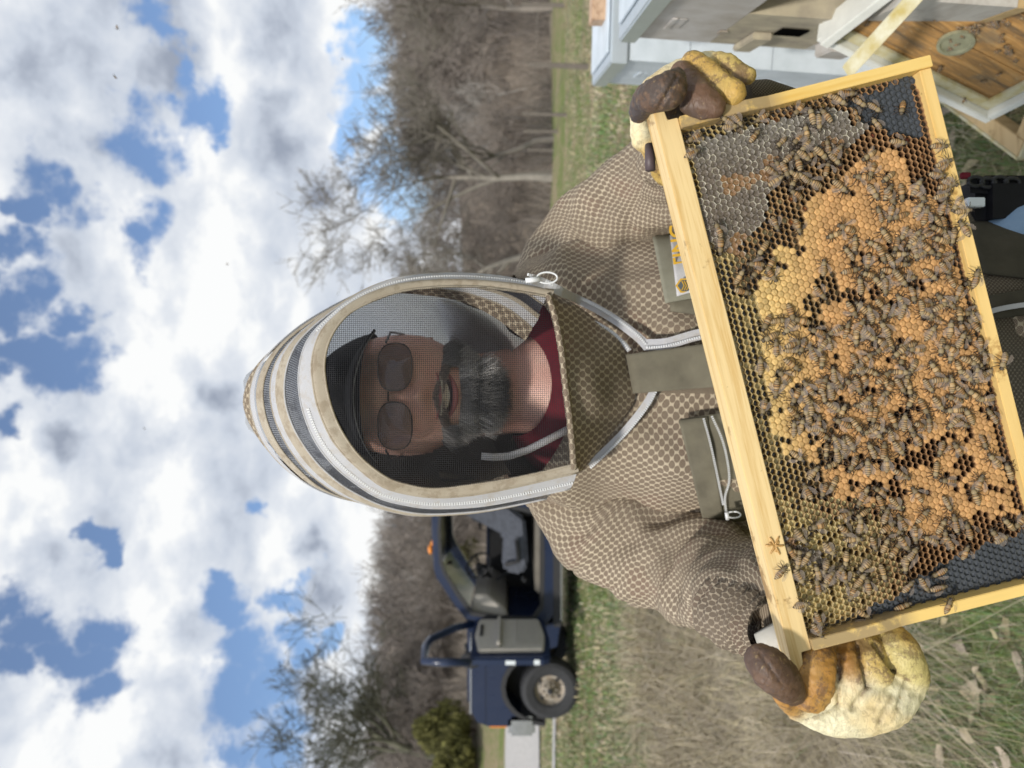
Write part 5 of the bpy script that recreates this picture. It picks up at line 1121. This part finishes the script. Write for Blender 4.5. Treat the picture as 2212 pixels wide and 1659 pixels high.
# beard of short ribbons
hv, hf, hc = [], [], []
def hair(p, d, L, col, w_=.0007):
    k = len(hv); side = d.cross(Vector((0, 1, 0))).normalized()*w_; q = p
    for s_ in range(4):
        hv.extend([q-side*(1-s_*.3), q+side*(1-s_*.3)]); hc.extend([col, col]); d = (d+Vector((random.gauss(0, .18), random.gauss(0, .12), -.10))).normalized(); q = q+d*L/3
        if s_: hf.append((k+2*s_-2, k+2*s_-1, k+2*s_+1, k+2*s_))
for _ in range(34000):
    x = random.uniform(-.075, .075); z = random.uniform(-.118, -.035); ax = abs(x)
    side_ = ax > .050-.2*(z+.05) and z > -.085
    chin = z < -.0865+.12*ax; must = -.0605-.22*ax < z < -.050-.25*ax and ax < .040; jaw = ax > .040 and z < -.060
    if z > -.075 and ax > .05 and random.random() < .35: continue
    if not (chin or must or jaw or (side_ and ax > .060 and z < -.058)): continue
    p = fpt(x, z, 0); n_ = Vector(((p.x-HX)*9, -1, (-.9 if chin else -.3))).normalized()
    dcen = abs(p.x-HX)
    g_ = random.uniform(.25, .80) if dcen > .022 and z < -.072 else random.uniform(.02, .13) if dcen < .018 and z < -.09 else random.uniform(.10, .34)
    if must: hair(p, Vector((math.copysign(1, x)*.8, -.3, -.7)).normalized(), random.uniform(.005, .010), (g_*1.1, g_*.85, g_*.7)); continue
    hair(p, (n_*.6+Vector((x*3, 0, -.8))).normalized(), random.uniform(.012, .024) if z > -.095 else random.uniform(.022, .044), (g_, g_*.96, g_*.93))
np_obj('beard', np.array([tuple(q) for q in hv]), np.array(hf), attr_mat('hair', .6), pn, cols=np.array(hc))
mb = MB(); pts = []
for i in range(12):
    z = -.096-.046*i/11; wd_ = .050*math.sqrt(max(.02, 1-((i-2)/10.5)**2)) if i > 2 else .048
    for a in np.linspace(-1.6, 1.6, 25): pts.append(Vector((HX+math.sin(a)*wd_, HY-.022-math.cos(a)*(.048-.0012*i*i*.25), HZ+z)))
mb.grid(pts, 12, 25); build(mb, 'beard', simple('beard_base', (.06, .055, .05), .9, scale=200, var=.3, c2=(.15, .145, .14)), pn, smooth=True)
# shirt collar and inner lining seen through the veil
mb = MB(); pts = []
for i in range(10):
    v = i/9
    for j in range(48):
        a = 2*math.pi*j/48; fr_ = max(0, -math.sin(a)); z = 1.50-.055*fr_-v*.10; pts.append(Vector((math.cos(a)*(.078+.10*v**.7), 1.11+math.sin(a)*(.082+.02*v), z)))
mb.grid(pts, 10, 48, cyc=True); build(mb, 'shirt', maroon, pn, smooth=True)
mb = MB(); mb.tube([P(x, y, .945) for x, y in ((1040, 985), (1065, 988), (1100, 985), (1140, 972), (1180, 952), (1232, 925))], .0048, 8); build(mb, 'hood_drawcord', white_tape, pn, smooth=True)

# ---- hood ----
def z5(L): return [((900+a/1.3825)*.54, (1000+b_/1.3825)*.54) for a, b_ in L]
HOOP = [
 [(1800, 262), (1600, 228), (1400, 205), (1200, 205), (1000, 225), (850, 270), (720, 330), (640, 400), (580, 500), (552, 620), (560, 740), (590, 870), (640, 990), (720, 1110), (800, 1190), (900, 1260), (1000, 1295), (1150, 1320), (1350, 1300), (1600, 1260), (1935, 1185)],
 [(1815, 225), (1600, 190), (1400, 172), (1200, 168), (1000, 185), (850, 225), (720, 285), (620, 360), (530, 460), (485, 600), (490, 740), (520, 880), (590, 1040), (680, 1150), (780, 1240), (880, 1310), (1000, 1345), (1150, 1365), (1350, 1355), (1600, 1310), (1945, 1230)],
 [(1790, 205), (1600, 162), (1400, 140), (1200, 135), (1000, 155), (850, 200), (700, 275), (580, 365), (480, 465), (430, 560), (408, 680), (412, 800), (440, 920), (500, 1060), (600, 1190), (720, 1290), (850, 1370), (1000, 1410), (1150, 1428), (1400, 1418), (1650, 1375), (1910, 1320)],
 [(1780, 225), (1600, 160), (1400, 134), (1200, 131), (990, 150), (830, 200), (690, 275), (560, 365), (450, 460), (380, 550), (338, 670), (330, 800), (352, 910), (405, 1030), (500, 1165), (600, 1262), (700, 1332), (850, 1405), (1000, 1446), (1150, 1460), (1400, 1445), (1600, 1412), (1780, 1375)],
 [(1760, 300), (1600, 200), (1400, 160), (1200, 150), (990, 165), (830, 210), (690, 275), (560, 355), (440, 440), (335, 540), (275, 640), (252, 750), (262, 880), (312, 1020), (400, 1160), (500, 1262), (620, 1345), (760, 1400), (900, 1440), (1050, 1462), (1300, 1450), (1500, 1420), (1700, 1370)],
 [(1740, 360), (1600, 260), (1400, 200), (1200, 180), (990, 185), (830, 215), (690, 275), (550, 352), (430, 430), (315, 530), (245, 640), (212, 750), (215, 860), (245, 980), (310, 1100), (410, 1215), (520, 1310), (660, 1372), (800, 1405), (1000, 1430), (1250, 1420), (1450, 1390), (1650, 1340)],
 [(1700, 430), (1560, 320), (1380, 250), (1200, 215), (990, 200), (830, 222), (690, 275), (540, 350), (410, 430), (290, 530), (195, 630), (148, 740), (138, 830), (160, 950), (215, 1070), (310, 1185), (430, 1275), (560, 1330), (700, 1360), (900, 1380), (1200, 1370), (1400, 1340), (1600, 1290)],
 [(1660, 500), (1500, 380), (1350, 300), (1180, 260), (990, 240), (830, 250), (690, 290), (530, 370), (390, 460), (250, 570), (145, 680), (105, 790), (98, 840), (120, 930), (190, 1040), (300, 1150), (420, 1230), (560, 1285), (700, 1310), (900, 1330), (1200, 1320), (1400, 1290), (1560, 1240)]]
def fd(x, y): return .83+max(0, (x-700))/540*.035+((y-840)/240)**2*.030
DD = [0, .004, .020, .050, .085, .112, .150, .172]
NH = 90; hoops = []
for L, dd_ in zip(HOOP, DD):
    c = resample(z5(L), NH); hoops.append([P(x, y, fd(x, y)+dd_*(1-.35*(abs(2*i/(NH-1)-1)**3))) for i, (x, y) in enumerate(c)])
def band(i, name, m, bow=.0, split=6, u0=0.0, u1=1.0, hs=None):
    hs = hs or hoops; mb = MB(); pts = []; uv = []; cen = P(1000, 850, 1.0)
    for k in range(split+1):
        u = u0+(u1-u0)*k/split
        for j in range(NH):
            a, b_ = hs[i][j], hs[i+1][j]; q = a.lerp(b_, u); o_ = (q-cen); o_.y = 0; q = q+o_.normalized()*bow*4*u*(1-u)+Vector((0, -bow*2*u*(1-u), 0)); pts.append(q); uv.append((j/NH*.6, u*(a-b_).length))
    mb.grid(pts, split+1, NH, uvs=uv); return build(mb, name, m, pn, smooth=True)
band(0, 'veil_border', tan_tape, .004); band(1, 'veil_zip_tape', white_tape, .001)
mb = MB(); mb.tube([p+Vector((0, -.001, 0)) for p in hoops[1]], .0016, 6); mb.tube([p+Vector((0, -.001, 0)) for p in hoops[0]], .0014, 6); build(mb, 'veil_piping', tan_tape, pn, smooth=True)
teeth([hoops[1][j].lerp(hoops[2][j], .55)+Vector((0, -.0025, 0)) for j in range(36)], 'veil_zip', pn, .0032, .0016, .0030)
teeth([hoops[1][j].lerp(hoops[2][j], .62)+Vector((0, -.0025, 0)) for j in range(46, NH)], 'veil_zip', pn, .0032, .0016, .0030)
band(2, 'hood_net', blk_net, -.004); band(3, 'hood_band', tan_tape, .003, 4, 0, .45); band(3, 'hood_band', white_tape, .003, 4, .45, 1)
band(4, 'hood_net', blk_net, -.003); band(5, 'hood_band', tan_tape, .002, 3, 0, .4); band(5, 'hood_band', white_tape, .004, 4, .4, 1); band(6, 'hood_crown', net, .002)
for i in (2, 3, 4, 5, 6): mb = MB(); mb.tube(hoops[i], .0013, 5); build(mb, 'hood_seam', tan_tape if i > 3 else white_tape, pn, smooth=True)
# back of the hood: bright cloth above, olive net below
back_w, nt, b = new_mat('hood_back_cloth'); b.inputs['Base Color'].default_value = (.62, .63, .63, 1); b.inputs['Roughness'].default_value = .9
tr = nt.nodes.new('ShaderNodeBsdfTranslucent'); tr.inputs[0].default_value = (.75, .77, .80, 1); mx = nt.nodes.new('ShaderNodeMixShader'); mx.inputs[0].default_value = .65
nt.links.new(b.outputs[0], mx.inputs[1]); nt.links.new(tr.outputs[0], mx.inputs[2]); nt.links.new(mx.outputs[0], nt.nodes['Material Output'].inputs[0])
ctr = P(1010, 850, 1.2); bk_h = [hoops[7]]
for s_, dy in ((.88, .07), (.66, .14), (.36, .18), (.02, .195)):
    bk_h.append([Vector((ctr.x+(p.x-ctr.x)*s_, p.y+dy+.03, ctr.z+(p.z-ctr.z)*s_)) for p in hoops[7]])
for a_, b2, m_, nm in ((0, 62, back_w, 'hood_back'), (61, NH-1, net_dark, 'hood_back')):
    mb = MB(); pts, uv = [], []
    for k, h_ in enumerate(bk_h):
        for j in range(a_, b2+1): pts.append(h_[j]+Vector((0, 0, .006*math.sin(j*.9+k*2)))); uv.append((j*.008, k*.05))
    mb.grid(pts, 5, b2-a_+1, uvs=uv); build(mb, nm, m_, pn, smooth=True)
mb = MB(); pts, uv = [], []
for k in range(8):
    for j in range(36):
        a = R(-25)+R(230)*j/35; rr_ = 1+.03*math.sin(j*1.1+k*.5); pts.append(Vector((math.cos(a)*(.165-.004*k)*rr_, 1.085+math.sin(a)*.135, 1.42+.026*k))); uv.append((j*.013, k*.026))
mb.grid(pts, 8, 36, uvs=uv); build(mb, 'hood_collar', net_dark, pn, smooth=True)
# veil: woven wires
poly0 = z5(HOOP[0]); pc_ = resample(poly0, 300).tolist()
def drape(x, y): return fd(x, y)-.004*math.sin((x-700)/180)*1.0+.0015*mn.noise(Vector((x*.02, y*.02, 0)))*2
def spans(val, ax):
    r = []; n = len(pc_)
    for i in range(n):
        a, b_ = pc_[i], pc_[(i+1) % n]
        if (a[ax]-val)*(b_[ax]-val) < 0: t = (val-a[ax])/(b_[ax]-a[ax]); r.append(a[1-ax]+t*(b_[1-ax]-a[1-ax]))
    r.sort(); return [(r[i], r[i+1]) for i in range(0, len(r)-1, 2)]
mb = MB(); step = 4.3; HW = .00019
for ax in (0, 1):
    v = 690 if ax == 0 else 600
    while v < (1250 if ax == 0 else 1070):
        for a, b_ in spans(v, ax):
            n = max(3, int((b_-a)/22)); L = []
            for i in range(n+1):
                w_ = a+(b_-a)*i/n; x, y = (v, w_) if ax == 0 else (w_, v)
                wob_ = 2.2*mn.noise(Vector((x*.012, y*.012, 3+ax*5))); x2, y2 = (x+wob_, y) if ax == 0 else (x, y+wob_)
                q = P(x2, y2, drape(x2, y2)); e = Vector((0, 0, HW)) if ax == 0 else Vector((HW, 0, 0)); L += [q-e, q+e]
            mb.grid(L, n+1, 2)
        v += step
o = build(mb, 'veil', wire_m, pn, kind='stuff')
# lower edge of the veil and the net bib down to the storm flap
def dbib(x, y): return min(.905, max(.86, .865+(x-1200)/160*.04))+((y-825)/230)**2*.03*(1 if x < 1300 else .6)
ed = resample([(1183, 636), (1200, 690), (1213, 760), (1222, 840), (1232, 920), (1240, 1012)], 40); ed = [P(x, y, fd(x, y)+.001) for x, y in ed]
mb = MB(); mb.tube([p+Vector((0, -.001, 0)) for p in ed], .0042, 8); build(mb, 'veil_hem', net, pn, smooth=True)
L1 = resample([(1186, 632), (1204, 690), (1217, 760), (1226, 840), (1236, 920), (1244, 1022)], 40); L2 = resample([(1215, 640), (1275, 680), (1345, 742), (1362, 800), (1372, 855), (1345, 905), (1262, 1015)], 40)
mb = MB(); pts, uv = [], []
for k in range(15):
    u = k/14
    for j in range(40):
        x, y = L1[j]*(1-u)+L2[j]*u; rf_ = .006*mn.noise(Vector((x*.02, y*.012, 8)))+.006*math.sin(u*math.pi)
        d0 = fd(L1[j][0], L1[j][1]); d1 = dsurf(*L2[j])-.016; q = P(x, y, d0*(1-u)+d1*u-rf_-.004*u); pts.append(q); uv.append((q.x, q.z))
mb.grid(pts, 15, 40, uvs=uv); build(mb, 'hood_bib', net, pn, smooth=True)
def dz(x, y, o_=.010): return P(x, y, max(.86, dsurf(x, y))-o_)
zA = [P(1148, 602, .872), P(1175, 612, .885), P(1215, 632, .90)]+[dz(x, y, .02) for x, y in ((1250, 648), (1290, 668), (1330, 692), (1365, 718), (1385, 735), (1400, 752))]
zA = [Vector(q) for q in resample([tuple(p) for p in zA], 50)]
ribbon(None, .0115, 'collar_zip_tape', white_tape, pn, pts=zA); teeth([p+Vector((.0045, -.002, .0035)) for p in zA], 'collar_zip', pn)
zB = [Vector(q) for q in resample([tuple(dz(x, y, .022)) for x, y in ((1262, 688), (1290, 700), (1320, 718), (1345, 740), (1360, 758))], 30)]
ribbon(None, .006, 'collar_zip_tape', white_tape, pn, pts=zB); teeth([p+Vector((.002, -.002, .002)) for p in zB], 'collar_zip', pn)
zC = [Vector(q) for q in resample([tuple(dz(x, y, .02)) for x, y in ((1412, 842), (1398, 868), (1375, 900), (1345, 935), (1305, 975), (1272, 1005))], 40)]
ribbon(None, .009, 'collar_zip_tape', white_tape, pn, pts=zC); teeth([p+Vector((-.003, -.002, -.002)) for p in zC], 'collar_zip', pn)
p0 = P(1182, 600, .868); mb = MB(); mb.tube([p0+Vector((math.sin(t)*.0065, 0, -math.cos(t)*.0120)) for t in np.linspace(0, 6.283, 24)], .0011, 8); mb.tube([P(1135, 606, .866), P(1165, 603, .866)], [.003, .0035], 8); build(mb, 'zip_pull', plastic_w, pn, smooth=True)
# ---- gloves ----
glv, nt, b = new_mat('glove_leather'); b.inputs['Roughness'].default_value = .5
a = nt.nodes.new('ShaderNodeVertexColor'); a.layer_name = 'col'; o_ = OC(nt)
n1 = NOISE(nt, o_, 75, 6, .72); n2 = NOISE(nt, o_, 210, 5, .7, .5); n3 = NOISE(nt, o_, 18, 3, .5)
sepc = nt.nodes.new('ShaderNodeSeparateColor'); nt.links.new(a.outputs[0], sepc.inputs[0])
pale_ = SSTEP(nt, sepc.outputs[1], .46, .60); spot0 = SSTEP(nt, M(nt, 'ADD', n1.outputs[0], M(nt, 'MULTIPLY', n2.outputs[0], .5)), .74, .84)
spot = M(nt, 'MULTIPLY', spot0, M(nt, 'SUBTRACT', 1.0, M(nt, 'MULTIPLY', pale_, .72)))
yl = SSTEP(nt, n3.outputs[0], .42, .6)
col = MIX(nt, M(nt, 'MULTIPLY', yl, .5), a.outputs[0], MIX(nt, 1.0, a.outputs[0], (1.0, .72, .38), 'MULTIPLY'))
col = MIX(nt, M(nt, 'MULTIPLY', spot, .68), col, (.15, .085, .05))
col = MIX(nt, M(nt, 'MULTIPLY', SSTEP(nt, n2.outputs[0], .60, .68), .3), col, (.62, .46, .18))
nt.links.new(col, b.inputs['Base Color']); n5 = NOISE(nt, V(nt, 'MULTIPLY', o_, (1, 1, 2.4)), 75, 5, .6, 1.2); crk = SSTEP(nt, M(nt, 'ABSOLUTE', M(nt, 'SUBTRACT', n5.outputs[0], .5)), 0.0, .05)
nt.links.new(MIX(nt, M(nt, 'MULTIPLY', M(nt, 'SUBTRACT', 1.0, crk), .16), col, (.10, .06, .035)), b.inputs['Base Color'])
bump(nt, b, M(nt, 'ADD', M(nt, 'ADD', n2.outputs[0], M(nt, 'MULTIPLY', crk, .5)), M(nt, 'MULTIPLY', n1.outputs[0], .5)), .45, .0011)
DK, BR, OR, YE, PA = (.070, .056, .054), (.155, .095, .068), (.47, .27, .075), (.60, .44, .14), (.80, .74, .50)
def glove(chains, name, crease=()):
    mb = MB(); cps = []
    for ch in chains:
        c = ch['p']; cc = catmull(c, max(8, len(c)*5)) if len(c) > 1 else c
        for q in cc:
            ctr_ = P(q[0], q[1], q[2]); r = q[3]*q[2]/F; mb.sphere(ctr_, (r, r*ch.get('f', 1.0), r), 14, 10); cps.append((ctr_, r, ch['c'] if len(ch['c']) == 3 else ch['c'][0]))
    me = bpy.data.meshes.new('tmp'); me.from_pydata(mb.v, [], mb.f); ob = bpy.data.objects.new('tmp', me); COL.objects.link(ob)
    m1 = ob.modifiers.new('r', 'REMESH'); m1.mode = 'VOXEL'; m1.voxel_size = .0016; m2 = ob.modifiers.new('s', 'SMOOTH'); m2.iterations = 5; m2.factor = .5
    dg = bpy.context.evaluated_depsgraph_get(); m_ = bpy.data.meshes.new_from_object(ob.evaluated_get(dg)); bpy.data.objects.remove(ob)
    n = len(m_.vertices); co = np.empty(n*3, np.float32); m_.vertices.foreach_get('co', co); co = co.reshape(-1, 3); no = np.empty(n*3, np.float32); m_.vertices.foreach_get('normal', no); no = no.reshape(-1, 3)
    C_ = np.array([tuple(c[0]) for c in cps]); R_ = np.array([c[1] for c in cps]); K = np.array([c[2] for c in cps]); out_ = np.empty((n, 3), np.float32)
    for i0 in range(0, n, 4000):
        d = np.linalg.norm(co[i0:i0+4000, None]-C_[None], axis=2)-R_[None]; w_ = np.exp(-np.clip(d, 0, 1)/.0022); w_ /= w_.sum(1, keepdims=True); out_[i0:i0+4000] = w_ @ K
    dsp = np.array([.0009*mn.noise(Vector(p)*60)+.0009*(1-2*abs(mn.noise(Vector((p[0]*130, p[1]*130, p[2]*60)))))-.0005*mn.noise(Vector(p)*300) for p in co])
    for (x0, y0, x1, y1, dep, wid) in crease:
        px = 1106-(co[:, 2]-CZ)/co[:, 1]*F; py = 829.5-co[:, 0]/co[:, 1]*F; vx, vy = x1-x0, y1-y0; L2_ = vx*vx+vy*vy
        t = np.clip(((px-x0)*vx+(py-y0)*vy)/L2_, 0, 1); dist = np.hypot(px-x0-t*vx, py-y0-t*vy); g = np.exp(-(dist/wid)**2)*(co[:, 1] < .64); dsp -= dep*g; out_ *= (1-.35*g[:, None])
    co = co+no*dsp[:, None]; m_.vertices.foreach_set('co', co.ravel()); m_.materials.clear(); m_.materials.append(glv)
    ca = m_.color_attributes.new('col', 'FLOAT_COLOR', 'POINT'); c4 = np.ones((n, 4), np.float32); c4[:, :3] = out_; ca.data.foreach_set('color', c4.ravel()); m_.polygons.foreach_set('use_smooth', [True]*len(m_.polygons)); m_.update()
    return link(name, m_, pn)
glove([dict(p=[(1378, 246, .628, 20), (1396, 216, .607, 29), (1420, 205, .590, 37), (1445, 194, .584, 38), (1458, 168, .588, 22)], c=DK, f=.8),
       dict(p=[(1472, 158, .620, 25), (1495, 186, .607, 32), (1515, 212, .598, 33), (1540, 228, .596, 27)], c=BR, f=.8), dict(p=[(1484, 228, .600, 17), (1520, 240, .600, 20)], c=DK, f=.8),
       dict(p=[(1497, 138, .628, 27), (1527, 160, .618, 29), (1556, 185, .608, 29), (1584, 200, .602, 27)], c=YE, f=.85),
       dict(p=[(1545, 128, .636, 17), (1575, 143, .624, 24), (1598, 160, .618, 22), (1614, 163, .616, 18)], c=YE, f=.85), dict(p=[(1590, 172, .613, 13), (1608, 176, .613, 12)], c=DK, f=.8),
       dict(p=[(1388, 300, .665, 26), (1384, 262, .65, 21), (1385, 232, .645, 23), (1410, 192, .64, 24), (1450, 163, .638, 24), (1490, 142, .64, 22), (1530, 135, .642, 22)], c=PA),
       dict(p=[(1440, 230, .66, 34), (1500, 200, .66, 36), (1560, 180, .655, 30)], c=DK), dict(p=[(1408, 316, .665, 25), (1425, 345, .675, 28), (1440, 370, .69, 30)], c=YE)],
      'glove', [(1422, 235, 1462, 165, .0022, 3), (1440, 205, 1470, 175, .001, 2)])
mb = MB(); mb.tube([P(1402, 312, .650), P(1404, 340, .648), P(1405, 368, .648)], [.0035, .0045, .0045], 12); build(mb, 'glove_tab', simple('purple_leather', (.085, .06, .065), .5, var=.15, scale=60), pn, smooth=True)
mb = MB(); mb.tube([P(1600, 205, .675), P(1650, 205, .70), P(1700, 225, .74), P(1760, 260, .8)], [.012, .014, .016, .02], 20, uvscale=1); build(mb, 'glove_vent_cuff', net_dark, pn, smooth=True)
glove([dict(p=[(1627, 1413, .592, 15), (1643, 1424, .590, 33), (1666, 1446, .588, 44), (1690, 1470, .590, 40), (1712, 1496, .598, 28)], c=(.095, .060, .045), f=.8), dict(p=[(1690, 1500, .61, 22), (1722, 1530, .63, 26)], c=OR),
       dict(p=[(1775, 1392, .628, 36), (1770, 1425, .612, 38), (1765, 1462, .606, 42), (1752, 1498, .610, 40)], c=OR, f=.8),
       dict(p=[(1826, 1400, .63, 24), (1834, 1430, .622, 28), (1848, 1466, .618, 29)], c=(.40, .22, .06), f=.9),
       dict(p=[(1870, 1385, .632, 28), (1880, 1420, .622, 31), (1897, 1454, .618, 31)], c=YE, f=.9),
       dict(p=[(1922, 1372, .634, 32), (1945, 1402, .624, 37), (1962, 1438, .622, 36), (1976, 1468, .626, 30)], c=(.60, .50, .20), f=.9),
       dict(p=[(1738, 1530, .628, 32), (1776, 1545, .626, 37), (1843, 1541, .624, 52), (1912, 1514, .626, 58), (1956, 1476, .632, 44)], c=PA, f=.75), dict(p=[(1800, 1500, .626, 46), (1860, 1486, .625, 56)], c=PA, f=.75),
       dict(p=[(1800, 1440, .66, 50), (1870, 1440, .66, 50)], c=PA), dict(p=[(1690, 1420, .665, 34), (1730, 1450, .66, 40)], c=PA)],
      'glove', [(1811, 1395, 1812, 1528, .0035, 3.5), (1851, 1395, 1876, 1486, .0045, 4), (1888, 1390, 1930, 1450, .0045, 4), (1735, 1560, 1812, 1525, .0022, 3), (1640, 1410, 1690, 1480, .0012, 2.5), (1840, 1530, 1880, 1480, .003, 6), (1940, 1530, 1960, 1460, .002, 5), (1900, 1560, 1930, 1500, .002, 5)])
cfm = cloth('cuff_cloth', (.72, .70, .64), (.5, .46, .38), 400)
mb = MB(); gc = [Vector(q[:3]) for q in catmull([tuple(P(1570, 1318, .76)), tuple(P(1605, 1330, .72)), tuple(P(1635, 1346, .695)), tuple(P(1662, 1362, .675))], 50)]; pts, uv = [], []
for i, p in enumerate(gc):
    t = (gc[min(i+1, 49)]-gc[max(i-1, 0)]).normalized(); sx = t.orthogonal().normalized(); sy_ = t.cross(sx)
    for j in range(44):
        a = 2*math.pi*j/44; rr_ = .034-.012*(i/49)**2+.0030*math.sin(i*.95+1.6*math.sin(a*2+i*.1))+.004*mn.noise(Vector((math.cos(a)*2, math.sin(a)*2, i*.2))); pts.append(p+(sx*math.cos(a)+sy_*math.sin(a))*rr_); uv.append((a*.035, i*.0028))
mb.grid(pts, 50, 44, cyc=True, uvs=uv); build(mb, 'gathered_cuff', netting('cuff_net', (.42, .35, .26), (.13, .10, .075), .0075), pn, smooth=True)
mb = MB(); mb.tube([P(1662, 1352, .664), P(1680, 1380, .660), P(1700, 1420, .665)], [.016, .019, .018], 20); cf = build(mb, 'glove_cuff', cfm, pn, smooth=True)
ps = P(1512, 1362, .975); mb = MB()
for k in range(26): q = P(1478+k*2.4+random.gauss(0, 1), 1326+k*1.35+random.gauss(0, 2), .985+random.gauss(0, .004)); mb.sphere(q, (.006, .006, .004), 6, 4)
build(mb, 'propolis_smear', simple('yellow_wax', (.62, .45, .08), .6, var=.2), pn, smooth=True)
